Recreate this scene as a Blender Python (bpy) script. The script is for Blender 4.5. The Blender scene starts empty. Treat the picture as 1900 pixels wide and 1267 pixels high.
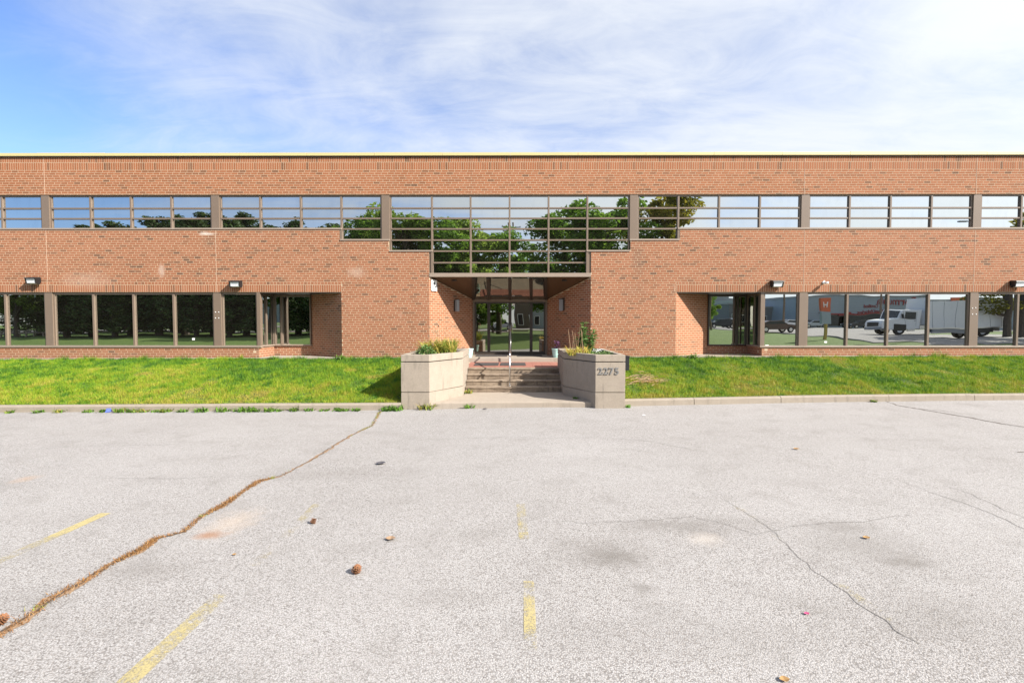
import bpy, bmesh, math, random
import numpy as np
from mathutils import Vector, Matrix, Euler, noise as mnoise
R = math.radians
random.seed(7); np.random.seed(7)
S = bpy.context.scene
COL = S.collection

# ------------------------------------------------------------ camera, sky, sun
FPX, CAMY, CAMH, PITCH, YAW = 900.0, -16.65, 2.1, R(2.1), R(.23)
cam = bpy.data.objects.new('camera', bpy.data.cameras.new('camera')); COL.objects.link(cam)
cam.location = (0, CAMY, CAMH); cam.rotation_euler = (R(90) - PITCH, 0, YAW)
cam.data.sensor_width = 36; cam.data.lens = FPX / 1900 * 36
cam.data.clip_start = .1; cam.data.clip_end = 3000
S.camera = cam
SUND = Vector((1.75, -1.0, 1.4)).normalized()          # towards the sun
sl = bpy.data.lights.new('sun', 'SUN'); sl.energy = 5.0; sl.angle = R(.53); sl.color = (1, .955, .88)
sun = bpy.data.objects.new('sun', sl); COL.objects.link(sun)
sun.rotation_euler = (-SUND).to_track_quat('-Z', 'Y').to_euler()
W = bpy.data.worlds.new('World'); S.world = W; W.use_nodes = True
wt = W.node_tree; wt.nodes.clear()
def wn(t, **k):
    n = wt.nodes.new(t)
    for a, b in k.items(): setattr(n, a, b)
    return n
def wl(a, b): wt.links.new(a, b)
sky = wn('ShaderNodeTexSky', sky_type='NISHITA', sun_disc=False, sun_elevation=R(35), sun_rotation=math.atan2(SUND.x, SUND.y),
         air_density=1.0, dust_density=.3, ozone_density=3.0)
tc = wn('ShaderNodeTexCoord')
sp = wn('ShaderNodeSeparateXYZ'); wl(tc.outputs['Generated'], sp.inputs[0])
def wm(op, a, b=None, c=None, clamp=False):
    n = wn('ShaderNodeMath', operation=op, use_clamp=clamp)
    for i, v in enumerate((a, b, c)):
        if v is None: continue
        if isinstance(v, (int, float)): n.inputs[i].default_value = v
        else: wl(v, n.inputs[i])
    return n.outputs[0]
zz = wm('ADD', wm('MAXIMUM', sp.outputs[2], 0.0), .22)
cx, cy = wm('DIVIDE', sp.outputs[0], zz), wm('DIVIDE', sp.outputs[1], zz)
cb = wn('ShaderNodeCombineXYZ'); wl(cx, cb.inputs[0]); wl(cy, cb.inputs[1])
mp = wn('ShaderNodeMapping'); mp.inputs['Rotation'].default_value = (0, 0, R(-28)); mp.inputs['Scale'].default_value = (.75, 1.5, 1)
wl(cb.outputs[0], mp.inputs[0])
n1 = wn('ShaderNodeTexNoise'); n1.inputs['Scale'].default_value = .85; n1.inputs['Detail'].default_value = 9; n1.inputs['Roughness'].default_value = .58; n1.inputs['Distortion'].default_value = .7
wl(mp.outputs[0], n1.inputs['Vector'])
n2 = wn('ShaderNodeTexNoise'); n2.inputs['Scale'].default_value = 3.4; n2.inputs['Detail'].default_value = 10; n2.inputs['Roughness'].default_value = .66; n2.inputs['Distortion'].default_value = 1.2
wl(mp.outputs[0], n2.inputs['Vector'])
xr = wn('ShaderNodeMapRange', interpolation_type='SMOOTHSTEP')
for i_, v_ in zip((1, 2, 3, 4), (-.82, -.44, -.38, .30)): xr.inputs[i_].default_value = v_
wl(sp.outputs[0], xr.inputs[0])
cover = wm('ADD', wm('ADD', xr.outputs[0], wm('MULTIPLY', sp.outputs[0], .42)), wm('ADD', wm('MULTIPLY', n1.outputs[0], 1.9), wm('MULTIPLY', n2.outputs[0], .65)))
mr = wn('ShaderNodeMapRange', interpolation_type='SMOOTHSTEP'); mr.inputs['From Min'].default_value = .78; mr.inputs['From Max'].default_value = 1.95
wl(cover, mr.inputs['Value'])
vd = wn('ShaderNodeVectorMath', operation='DOT_PRODUCT'); wl(tc.outputs['Generated'], vd.inputs[0]); vd.inputs[1].default_value = SUND
glow = wm('ADD', 1.0, wm('MULTIPLY', wm('POWER', wm('MAXIMUM', vd.outputs['Value'], 0.0), 3.0), 1.0))
cc = wn('ShaderNodeVectorMath', operation='SCALE'); cc.inputs[0].default_value = (6.15, 6.4, 6.7); wl(glow, cc.inputs['Scale'])
sg = wn('ShaderNodeVectorMath', operation='MULTIPLY'); sg.inputs[1].default_value = (1.16, 1.24, 1.52); wl(sky.outputs[0], sg.inputs[0])
mx = wn('ShaderNodeMix', data_type='RGBA'); wl(wm('MULTIPLY', mr.outputs[0], .95), mx.inputs[0]); wl(sg.outputs[0], mx.inputs[6]); wl(cc.outputs[0], mx.inputs[7])
bg = wn('ShaderNodeBackground'); bg.inputs['Strength'].default_value = .073; wl(mx.outputs[2], bg.inputs[0])
wo = wn('ShaderNodeOutputWorld'); wl(bg.outputs[0], wo.inputs[0])
S.view_settings.view_transform = 'Standard'; S.view_settings.look = 'None'; S.view_settings.gamma = 1
S.view_settings.use_curve_mapping = False; S.view_settings.exposure = 1.1
S.render.engine = 'CYCLES'; S.cycles.max_bounces = 8; S.cycles.glossy_bounces = 5; S.cycles.transparent_max_bounces = 12

# ------------------------------------------------------------ helpers
def ray(px, py):
    r, u = (px - 950) / FPX, (633.5 - py) / FPX
    y, z = math.cos(PITCH) + u * math.sin(PITCH), -math.sin(PITCH) + u * math.cos(PITCH)
    return r * math.cos(YAW) - y * math.sin(YAW), r * math.sin(YAW) + y * math.cos(YAW), z
def P(px, py, Y):                          # the point of the plane y = Y seen at a pixel
    d = ray(px, py); t = (Y - CAMY) / d[1]
    return d[0] * t, d[2] * t + CAMH
TILT = .0045
def lot(x, y=0): return TILT * x
def G(px, py):                             # the point of the lot seen at a pixel
    d = ray(px, py); t = -CAMH / (d[2] - TILT * d[0])
    return d[0] * t, CAMY + d[1] * t

WLOC = {}
def world_of(o):
    v = Vector((0, 0, 0))
    while o is not None: v = v + o.location; o = o.parent
    return v
def link(o, parent=None):
    COL.objects.link(o)
    if parent is not None: o.parent = parent
    return o
def tag(o, label=None, cat=None, group=None, kind=None):
    if label: o['label'] = label
    if cat: o['category'] = cat
    if group: o['group'] = group
    if kind: o['kind'] = kind
    return o
def thing(name, loc, label, cat, group=None):
    o = bpy.data.objects.new(name, None); o.empty_display_size = .2; o.location = loc
    link(o); return tag(o, label, cat, group)

class MB:
    def __init__(s): s.v = []; s.f = []
    def add(s, vs, fs):
        b = len(s.v); s.v += [tuple(v) for v in vs]; s.f += [tuple(b + i for i in f) for f in fs]; return s
    def box(s, x0, x1, y0, y1, z0, z1):
        return s.add([(x0,y0,z0),(x1,y0,z0),(x1,y1,z0),(x0,y1,z0),(x0,y0,z1),(x1,y0,z1),(x1,y1,z1),(x0,y1,z1)],
              [(0,3,2,1),(4,5,6,7),(0,1,5,4),(1,2,6,5),(2,3,7,6),(3,0,4,7)])
    def prism(s, poly, z0, z1):            # counter-clockwise plan polygon; z0, z1 numbers or functions of (x, y)
        n = len(poly); g = lambda z, p: z(*p) if callable(z) else z
        vs = [(p[0], p[1], g(z0, p)) for p in poly] + [(p[0], p[1], g(z1, p)) for p in poly]
        return s.add(vs, [tuple(range(n - 1, -1, -1)), tuple(range(n, 2 * n))] + [(i, (i + 1) % n, n + (i + 1) % n, n + i) for i in range(n)])
    def extrude(s, prof, axis, a, b):      # profile in the two other axes, swept along axis
        n = len(prof)
        def pt(p, t): return {'x': (t, p[0], p[1]), 'y': (p[0], t, p[1])}[axis]
        return s.add([pt(p, a) for p in prof] + [pt(p, b) for p in prof],
                     [tuple(range(n)), tuple(range(2 * n - 1, n - 1, -1))] + [(i, n + i, n + (i + 1) % n, (i + 1) % n) for i in range(n)])
    def tube(s, pts, rs, n=8, cap=True):
        pts = [Vector(p) for p in pts]; rs = rs if hasattr(rs, '__len__') else [rs] * len(pts)
        b = len(s.v); prev = None
        for i, p in enumerate(pts):
            d = (pts[min(i + 1, len(pts) - 1)] - pts[max(i - 1, 0)]).normalized()
            u = d.orthogonal().normalized() if prev is None else (prev - d * prev.dot(d)).normalized()
            prev = u; w = d.cross(u)
            for k in range(n):
                a = 2 * math.pi * k / n; s.v.append(tuple(p + (u * math.cos(a) + w * math.sin(a)) * rs[i]))
        for i in range(len(pts) - 1):
            for k in range(n):
                s.f.append((b + i*n + k, b + i*n + (k+1) % n, b + (i+1)*n + (k+1) % n, b + (i+1)*n + k))
        if cap:
            s.f.append(tuple(b + k for k in range(n - 1, -1, -1))); s.f.append(tuple(b + (len(pts) - 1) * n + k for k in range(n)))
        return s
    def lathe(s, prof, c=(0, 0, 0), n=20):  # (radius, z) outline turned about a vertical axis
        b = len(s.v)
        for r, z in prof:
            for k in range(n):
                a = 2 * math.pi * k / n; s.v.append((c[0] + r * math.cos(a), c[1] + r * math.sin(a), c[2] + z))
        for i in range(len(prof) - 1):
            for k in range(n):
                s.f.append((b + i*n + k, b + i*n + (k+1) % n, b + (i+1)*n + (k+1) % n, b + (i+1)*n + k))
        s.f.append(tuple(b + k for k in range(n - 1, -1, -1))); s.f.append(tuple(b + (len(prof) - 1) * n + k for k in range(n)))
        return s
    def build(s, name, mat, parent=None, bevel=0, smooth=False, origin=None):
        off = world_of(parent) if parent is not None else Vector((0, 0, 0))
        o0 = Vector(origin) if origin is not None else off
        me = bpy.data.meshes.new(name)
        me.from_pydata([(v[0] - o0.x, v[1] - o0.y, v[2] - o0.z) for v in s.v], [], s.f)
        if mat is not None: me.materials.append(mat)
        if bevel:
            bm = bmesh.new(); bm.from_mesh(me)
            bmesh.ops.recalc_face_normals(bm, faces=bm.faces)
            bmesh.ops.bevel(bm, geom=[e for e in bm.edges if len(e.link_faces) == 2 and e.calc_face_angle(0) > .5], offset=bevel, segments=2, profile=.6, affect='EDGES', clamp_overlap=True)
            bm.to_mesh(me); bm.free()
        if smooth:
            for p in me.polygons: p.use_smooth = True
        o = bpy.data.objects.new(name, me); link(o, parent)
        o.location = o0 - off
        return o
def npmesh(name, V, F, mat, parent=None, tint=None, at=(0, 0, 0)):
    """V (n,3) vertices, F (m,k) faces of one size."""
    me = bpy.data.meshes.new(name); V = np.asarray(V, np.float32); F = np.asarray(F, np.int32)
    m, k = F.shape
    me.vertices.add(len(V)); me.vertices.foreach_set('co', V.ravel())
    me.loops.add(m * k); me.loops.foreach_set('vertex_index', F.ravel())
    me.polygons.add(m); me.polygons.foreach_set('loop_start', np.arange(0, m * k, k, dtype=np.int32))
    try: me.polygons.foreach_set('loop_total', np.full(m, k, np.int32))
    except Exception: pass
    if tint is not None:
        a = me.attributes.new('tint', 'FLOAT', 'POINT'); a.data.foreach_set('value', np.asarray(tint, np.float32))
    me.polygons.foreach_set('use_smooth', np.zeros(m, bool))
    me.materials.append(mat); me.update(calc_edges=True)
    o = bpy.data.objects.new(name, me); link(o, parent); o.location = at
    return o
def copy_tree(o, parent=None):
    c = o.copy(); link(c, parent)
    for ch in list(o.children): copy_tree(ch, c)
    return c

# ------------------------------------------------------------ materials
class NT:
    def __init__(s, name):
        s.m = bpy.data.materials.new(name); s.m.use_nodes = True; s.t = s.m.node_tree; s.t.nodes.clear()
        s.out = s.t.nodes.new('ShaderNodeOutputMaterial')
    def n(s, typ, ins=None, **k):
        n = s.t.nodes.new(typ)
        for a, b in k.items(): setattr(n, a, b)
        for a, b in (ins or {}).items(): s.set(n.inputs[a], b)
        return n
    def set(s, i, v):
        if isinstance(v, bpy.types.NodeSocket): s.t.links.new(v, i)
        else:
            if hasattr(i.default_value, '__len__') and len(i.default_value) == 4 and len(v) == 3: v = (*v, 1)
            i.default_value = v
    def math(s, op, a, b=0.0, clamp=False):
        n = s.n('ShaderNodeMath', {0: a, 1: b}, operation=op, use_clamp=clamp); return n.outputs[0]
    def mix(s, f, a, b, mode='MIX'):
        n = s.n('ShaderNodeMix', {0: f, 6: a, 7: b}, data_type='RGBA', blend_type=mode); return n.outputs[2]
    def pos(s): return s.n('ShaderNodeNewGeometry').outputs['Position']
    def obj(s): return s.n('ShaderNodeTexCoord').outputs['Object']
    def noise(s, vec, scale, detail=4, rough=.55, dist=0):
        return s.n('ShaderNodeTexNoise', {'Vector': vec, 'Scale': scale, 'Detail': detail, 'Roughness': rough, 'Distortion': dist}).outputs[0]
    def ramp(s, f, stops, mode='LINEAR'):
        n = s.n('ShaderNodeValToRGB', {0: f}); r = n.color_ramp; r.interpolation = mode
        while len(r.elements) < len(stops): r.elements.new(.5)
        for e, (p, c) in zip(r.elements, stops): e.position = p; e.color = (*c, 1) if len(c) == 3 else c
        return n.outputs[0]
    def rng(s, v, a, b, c=0.0, d=1.0):
        return s.n('ShaderNodeMapRange', {0: v, 1: a, 2: b, 3: c, 4: d}).outputs[0]
    def bump(s, h, strength, dist=.01):
        return s.n('ShaderNodeBump', {'Strength': strength, 'Distance': dist, 'Height': h}).outputs[0]
    def scale(s, vec, sc):
        return s.n('ShaderNodeMapping', {0: vec, 3: sc}).outputs[0]
    def bsdf(s, color, rough=.7, **k):
        b = s.n('ShaderNodeBsdfPrincipled', {'Base Color': color, 'Roughness': rough})
        for a, v in k.items(): s.set(b.inputs[a.replace('_', ' ')], v)
        s.t.links.new(b.outputs[0], s.out.inputs[0]); return b
def simple(name, col, rough=.6, var=.12, scale=6, bump=0, metal=0, spec=.5, bscale=60):
    t = NT(name); p = t.obj()
    f = t.noise(p, scale, 5, .6)
    c = t.mix(f, [x * (1 - var * 1.6) for x in col], [min(1, x * (1 + var * 1.6)) for x in col])
    k = dict(Metallic=metal, Specular_IOR_Level=spec)
    if bump: k['Normal'] = t.bump(t.noise(p, bscale, 4), bump, .01)
    t.bsdf(c, rough, **k); return t.m
def brick_mat(name, per_object):
    t = NT(name); p = t.pos()
    rnd = t.n('ShaderNodeObjectInfo').outputs['Random'] if per_object else t.n('ShaderNodeNewGeometry').outputs['Random Per Island']
    base = t.ramp(rnd, [(0, (.115, .060, .038)), (.03, (.165, .076, .043)), (.075, (.215, .091, .048)), (.17, (.262, .101, .049)), (.36, (.292, .110, .053)), (.62, (.31, .119, .059)), (.85, (.325, .133, .071)), (1, (.278, .105, .052))])
    band = t.rng(t.n('ShaderNodeSeparateXYZ', {0: p}).outputs[2], 5.3, 6.5)
    base = t.mix(t.math('MULTIPLY', band, .6), base, t.mix(1.0, base, (1.0, .90, .68), 'MULTIPLY'))
    big = t.noise(p, .35, 3, .5)
    base = t.mix(t.rng(big, .35, .7, 0, .35), base, (.38, .155, .08))
    fine = t.noise(p, 55, 5, .65)
    base = t.mix(t.rng(fine, .3, .75, .72, 1.1), (0, 0, 0), base, 'MIX')
    sx_ = t.noise(t.scale(p, (2.6, 1, .16)), 1.5, 5, .65)
    base = t.mix(t.rng(sx_, .55, .72, 0, .30), base, (.17, .09, .055))
    sp3 = t.n('ShaderNodeSeparateXYZ', {0: p}); wob = t.math('MULTIPLY', t.math('SUBTRACT', t.noise(p, 3.5, 6, .7), .5), 2.2)
    def mark(px, py, rx, rz, col, amt):
        x_, z_ = P(px, py, 0)
        d_ = t.math('SQRT', t.math('ADD', t.math('POWER', t.math('DIVIDE', t.math('SUBTRACT', sp3.outputs[0], x_), rx), 2.0), t.math('POWER', t.math('DIVIDE', t.math('SUBTRACT', sp3.outputs[2], z_), rz), 2.0)))
        return t.mix(t.rng(t.math('ADD', d_, wob), .2, 1.2, amt, 0), base, col)
    for q_ in ((388, 445, .26, .42, (.14, .075, .045), .55), (1183, 480, .22, .7, (.14, .078, .05), .5), (1175, 540, .5, .35, (.16, .09, .06), .3), (640, 470, .16, .4, (.16, .09, .06), .35), (160, 520, .9, .3, (.48, .36, .29), .3),
               (300, 502, .12, .25, (.52, .42, .36), .5), (660, 506, .35, .2, (.5, .4, .33), .35), (384, 434, .28, .06, (.62, .56, .5), .8), (520, 520, .6, .25, (.17, .09, .055), .25)): base = mark(*q_)
    gz = t.math('ADD', sp3.outputs[2], t.math('MULTIPLY', t.noise(p, 2.2, 5, .7), -.5))
    base = t.mix(t.rng(gz, .60, 1.0, .4, 0), base, (.20, .115, .075))
    # lime bloom, a few vertical pale runs
    bl = t.noise(t.scale(p, (1.6, 1, .8)), .9, 6, .7)
    base = t.mix(t.rng(bl, .66, .78, 0, .38), base, (.55, .44, .38))
    t.bsdf(base, t.rng(fine, .2, .8, .75, .95), Specular_IOR_Level=.25, Normal=t.bump(fine, .35, .004)); return t.m
M = {}
M['brick'] = brick_mat('brick_clay', False); M['brick_one'] = brick_mat('brick_clay_single', True)
t = NT('mortar'); p = t.pos(); f = t.noise(p, 30, 4, .6)
t.bsdf(t.mix(f, (.42, .305, .20), (.51, .385, .265)), .95, Normal=t.bump(t.noise(p, 140, 3), .4, .003)); M['mortar'] = t.m
M['coping'] = simple('coping_paint', (.52, .42, .19), .45, .04, 1.2)
M['bronze'] = simple('bronze_aluminium', (.165, .12, .088), .42, .06, 2, spec=.5)
M['bronze_light'] = simple('sill_aluminium', (.27, .21, .165), .45, .06, 3)
M['bronze_dark'] = simple('door_frame_bronze', (.045, .034, .027), .4, .08, 3)
M['soffit'] = simple('soffit_dark', (.05, .04, .035), .8, .1, 3)
t = NT('soffit_wood'); p = t.pos(); w = t.n('ShaderNodeTexNoise', {'Vector': t.scale(p, (3, 26, 3)), 'Scale': 3.0, 'Detail': 5}).outputs[0]
t.bsdf(t.mix(w, (.06, .032, .018), (.13, .07, .034)), .55); M['wood'] = t.m
def glass_mat(name, tint, fac, wav=.0026):
    t = NT(name); p = t.pos()
    oi = t.n('ShaderNodeObjectInfo').outputs['Random']
    off = t.n('ShaderNodeCombineXYZ', {0: t.math('MULTIPLY', oi, 40.0), 1: 0.0, 2: t.math('MULTIPLY', oi, 17.0)}).outputs[0]
    v = t.n('ShaderNodeVectorMath', {0: p, 1: off}, operation='ADD').outputs[0]
    nb = t.bump(t.noise(v, .9, 1, .4), wav, 1.0)
    vt = t.mix(oi, [q * .90 for q in tint], tint)
    dirt = t.noise(t.scale(p, (1.5, 1, .5)), 2.2, 5, .7)
    vt = t.mix(t.rng(dirt, .5, .8, 0, .35), vt, [q * .72 for q in tint])
    g = t.n('ShaderNodeBsdfGlossy', {'Color': vt, 'Roughness': .0, 'Normal': nb})
    d = t.n('ShaderNodeBsdfDiffuse', {'Color': (.012, .011, .009, 1)})
    lw = t.n('ShaderNodeFresnel', {'IOR': 1.5}).outputs[0]
    ff = t.math('ADD', t.math('MULTIPLY', lw, 1 - fac), fac, clamp=True)
    m = t.n('ShaderNodeMixShader', {0: ff, 1: d.outputs[0], 2: g.outputs[0]})
    t.t.links.new(m.outputs[0], t.out.inputs[0]); return t.m
M['glass'] = glass_mat('tinted_reflective_glass', (.92, .95, .92), .62)
M['glass_door'] = glass_mat('tinted_door_glass', (.95, .93, .85), .42, .003)
def concrete(name, a, b, bscale=45, stain=.62):
    t = NT(name); p = t.pos()
    f = t.noise(p, 3.2, 6, .65); g = t.noise(p, bscale, 4, .7)
    c = t.mix(f, a, b); c = t.mix(t.rng(g, .35, .75, 0, .35), c, [x * .55 for x in a])
    st = t.noise(t.scale(p, (5, 5, .9)), 1.6, 5, .7)
    c = t.mix(t.rng(st, .55, .74, 0, stain), c, [x * .42 for x in a])
    if stain > .8:
        s2_ = t.noise(t.scale(p, (2.2, 2.2, 9)), 1.3, 6, .75)
        c = t.mix(t.rng(s2_, .42, .66, 0, .75), c, (.085, .058, .042))
    else: c = t.mix(t.rng(t.noise(p, 1.1, 6, .7), .52, .75, 0, .4), c, [x * .6 for x in a])
    t.bsdf(c, .92, Specular_IOR_Level=.2, Normal=t.bump(g, .5, .006)); return t.m
M['concrete'] = concrete('planter_concrete', (.27, .225, .18), (.37, .315, .255))
M['kerb'] = concrete('kerb_concrete', (.25, .21, .165), (.34, .29, .235), 60, .5)
M['step'] = concrete('step_concrete', (.235, .175, .125), (.35, .28, .21), 35, .9)
M['landing'] = concrete('landing_concrete', (.30, .25, .20), (.38, .32, .26), 70, .35)
M['tile'] = simple('terrace_tile', (.30, .125, .09), .75, .15, 9, .2)
M['mat'] = simple('rubber_mat', (.05, .043, .04), .9, .2, 40, .6)
M['groove'] = simple('groove_shade', (.06, .05, .042), .95, .1)
# old bleached asphalt with its exposed stones
t = NT('old_asphalt'); p = t.pos()
v1 = t.n('ShaderNodeTexVoronoi', {'Vector': p, 'Scale': 96.0, 'Randomness': 1.0})
v2 = t.n('ShaderNodeTexVoronoi', {'Vector': p, 'Scale': 170.0})
hue = t.n('ShaderNodeSeparateColor', {0: v1.outputs['Color']})
stone = t.ramp(hue.outputs[0], [(0, (.10, .088, .078)), (.07, (.19, .172, .157)), (.18, (.325, .307, .293)), (.8, (.38, .362, .348)), (1, (.425, .406, .392))])
stone = t.mix(t.rng(hue.outputs[1], .72, 1, 0, .3), stone, (.30, .245, .20))
gap = t.rng(v1.outputs['Distance'], .42, .72, 0, .8)
c = t.mix(gap, stone, (.15, .135, .124))
hv = t.n('ShaderNodeSeparateColor', {0: v2.outputs['Color']}).outputs[0]
c = t.mix(t.rng(hv, .8, 1, 0, .55), c, (.13, .12, .115))
big = t.noise(p, .22, 4, .55); mid = t.noise(p, 1.7, 5, .6)
band = t.noise(t.scale(p, (.25, 1.6, 1)), .9, 5, .6)
c = t.mix(t.rng(band, .45, .75, 0, .22), c, (.20, .182, .167))
c = t.mix(t.rng(big, .3, .7, 0, .3), c, (.385, .368, .354))
c = t.mix(t.rng(mid, .52, .8, 0, .45), c, (.17, .155, .14))
sepp = t.n('ShaderNodeSeparateXYZ', {0: p})
def stain(px, py, rx, ry, amt, col=(.15, .135, .12)):
    global c
    x, y = G(px, py); x1, _ = G(px + rx, py); _, y1 = G(px, py - ry)
    d = t.math('SQRT', t.math('ADD', t.math('POWER', t.math('DIVIDE', t.math('SUBTRACT', sepp.outputs[0], x), x1 - x), 2.0), t.math('POWER', t.math('DIVIDE', t.math('SUBTRACT', sepp.outputs[1], y), abs(y1 - y)), 2.0)))
    d = t.math('ADD', d, t.math('MULTIPLY', t.math('SUBTRACT', t.noise(p, 7, 5, .7), .5), 1.6))
    c = t.mix(t.math('MULTIPLY', t.rng(d, .1, 1.1, amt, 0), 1.0), c, col)
for a in [(1120, 1025, 110, 34, .45), (1600, 1010, 130, 50, .35), (1330, 970, 160, 18, .3), (260, 1060, 120, 26, .3), (1750, 1150, 160, 60, .28), (820, 1110, 130, 24, .22), (640, 880, 200, 14, .2), (1140, 1035, 60, 20, .6), (1195, 1090, 28, 10, .55), (1210, 975, 90, 14, .4), (1560, 975, 70, 14, .38), (1680, 1040, 60, 18, .5), (725, 1000, 14, 6, .5),
          (890, 990, 60, 16, .25), (1300, 985, 60, 16, .35), (430, 970, 50, 30, .45, (.45, .36, .28)), (390, 992, 36, 9, .8, (.27, .15, .09)), (50, 888, 22, 8, .6, (.36, .25, .17)),
          (1310, 1000, 40, 14, .4, (.5, .44, .38)), (1300, 1180, 500, 40, .12), (60, 1110, 90, 30, .2)]: stain(*a)
bh = t.math('ADD', t.math('MULTIPLY', v1.outputs['Distance'], -1.0), t.math('MULTIPLY', v2.outputs['Distance'], -.3))
t.bsdf(c, .93, Specular_IOR_Level=.18, Normal=t.bump(bh, .42, .008)); M['asphalt'] = t.m
# road paint, worn through to the stones
t = NT('worn_yellow_paint'); p = t.pos()
w = t.math('ADD', t.math('MULTIPLY', t.noise(p, 75, 3, .7), .70), t.math('MULTIPLY', t.noise(p, 5.2, 5, .7), .62))
wear = t.n('ShaderNodeAttribute', attribute_name='tint').outputs['Fac']
b = t.n('ShaderNodeBsdfPrincipled', {'Base Color': t.mix(t.noise(p, 40, 3), (.42, .34, .13), (.48, .40, .20)), 'Roughness': .85})
tr = t.n('ShaderNodeBsdfTransparent')
m_ = t.n('ShaderNodeMixShader', {0: t.rng(t.math('ADD', w, wear), .92, 1.14, 0, .8), 1: tr.outputs[0], 2: b.outputs[0]})
t.t.links.new(m_.outputs[0], t.out.inputs[0]); M['paint'] = t.m
def leaf_mat(name, stops, trans=.35, rough=.6):
    t = NT(name); a = t.n('ShaderNodeAttribute', attribute_name='tint').outputs['Fac']
    c = t.ramp(a, stops)
    b = t.n('ShaderNodeBsdfPrincipled', {'Base Color': c, 'Roughness': rough, 'Specular IOR Level': .3})
    tl = t.n('ShaderNodeBsdfTranslucent', {'Color': c})
    m = t.n('ShaderNodeMixShader', {0: trans, 1: b.outputs[0], 2: tl.outputs[0]})
    t.t.links.new(m.outputs[0], t.out.inputs[0]); return t.m
M['grass'] = leaf_mat('grass_blades', [(0, (.045, .13, .012)), (.25, (.10, .225, .012)), (.5, (.19, .315, .014)), (.75, (.30, .35, .022)), (1, (.38, .32, .06))], .3)
M['leaf_tree'] = leaf_mat('broad_leaves', [(0, (.06, .13, .016)), (.6, (.14, .25, .03)), (1, (.26, .35, .05))], .6)
M['leaf_gold'] = leaf_mat('gold_lit_olive_leaves', [(0, (.12, .14, .015)), (.6, (.26, .24, .03)), (1, (.4, .3, .04))], .6)  # golden sunlight put into the leaf colour of the far-right tree; olive elsewhere
M['leaf_light'] = leaf_mat('light_leaves', [(0, (.11, .18, .025)), (.6, (.22, .32, .05)), (1, (.33, .4, .08))], .6)
M['needle'] = leaf_mat('pine_needles', [(0, (.02, .045, .014)), (.6, (.05, .09, .024)), (1, (.11, .14, .035))], .35)
M['plant'] = leaf_mat('garden_leaves', [(0, (.05, .14, .03)), (.5, (.12, .23, .06)), (1, (.26, .33, .12))], .3)
M['daylily'] = leaf_mat('strap_leaves', [(0, (.10, .17, .02)), (.45, (.30, .33, .05)), (.8, (.52, .42, .10)), (1, (.55, .28, .06))], .3)
M['weed'] = leaf_mat('weed_leaves', [(0, (.06, .15, .02)), (.6, (.14, .26, .03)), (1, (.34, .26, .07))], .3)
M['deadgrass'] = leaf_mat('dry_grass', [(0, (.11, .06, .028)), (.45, (.29, .135, .045)), (.8, (.36, .22, .085)), (1, (.20, .26, .04))], .15)
t = NT('lawn_soil'); p = t.pos(); f = t.noise(p, 9, 5, .7)
t.bsdf(t.mix(f, (.03, .055, .008), (.075, .10, .014)), .95); M['lawn'] = t.m
t = NT('far_turf'); p = t.pos(); f = t.noise(p, 1.1, 8, .7)
t.bsdf(t.mix(f, (.05, .095, .011), (.115, .165, .02)), .95, Normal=t.bump(t.noise(p, 25, 3), .6, .05)); M['turf'] = t.m
M['bark'] = simple('bark', (.085, .065, .05), .9, .3, 8, .6)
M['white'] = simple('white_paint', (.80, .80, .79), .4, .03)
M['lens'] = simple('lamp_lens', (.72, .73, .76), .3, .03)
M['grey'] = simple('grey_metal', (.28, .29, .30), .45, .06)
M['silver'] = simple('brushed_steel', (.62, .60, .58), .28, .05, 20, metal=1)
M['black'] = simple('black_plastic', (.012, .012, .013), .45, .1)
M['rubber'] = simple('tyre_rubber', (.02, .02, .02), .8, .1)
M['teal'] = simple('teal_glaze', (.40, .60, .56), .35, .05)
M['soil'] = simple('potting_soil', (.045, .032, .022), .95, .3, 30, .6)
M['digit'] = simple('zinc_digit', (.17, .165, .16), .5, .1)
M['seal'] = simple('joint_sealant', (.50, .37, .27), .8, .08)
M['cone'] = simple('cone_scale', (.20, .085, .035), .8, .3, 30)
M['dryleaf'] = simple('dry_leaf', (.30, .17, .06), .7, .25, 30)
M['darkleaf'] = simple('dark_leaf', (.07, .065, .07), .7, .2, 30)
M['litter'] = simple('blue_plastic', (.12, .17, .55), .4, .15, 20)
M['pink'] = simple('pink_petal', (.4, .05, .14), .5, .15, 30)
M['petal'] = simple('white_petal', (.8, .8, .8), .6, .03)
M['purple'] = simple('purple_leaf', (.13, .05, .12), .7, .2, 30)
M['twig'] = simple('dry_twig', (.34, .22, .13), .85, .3, 20)
M['crack'] = simple('crack_dirt', (.075, .055, .04), .95, .3, 20)
M['hair'] = simple('hairline_crack', (.14, .128, .117), .95, .2, 20)
M['dirt'] = simple('dry_dirt', (.25, .16, .095), .95, .3, 25, .5)
M['cladding'] = simple('pale_blue_cladding', (.31, .36, .405), .6, .04, .5)
M['cladding_grey'] = simple('grey_wall_panels', (.20, .20, .20), .7, .05, .5)
M['brownwall'] = simple('brown_wall', (.13, .10, .075), .8, .1, .6)
M['red'] = simple('dark_red_letters', (.30, .03, .03), .5, .05)
M['orange'] = simple('orange_sign_face', (.62, .13, .05), .5, .04)
M['winglass'] = simple('dark_window', (.02, .025, .03), .12, .1)
M['wood_post'] = simple('pole_wood', (.20, .15, .11), .85, .2, 5)
M['yellowpost'] = simple('yellow_post', (.48, .33, .08), .6, .08)
M['cream'] = simple('cream_wall', (.5, .46, .4), .8, .05, .5)

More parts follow.
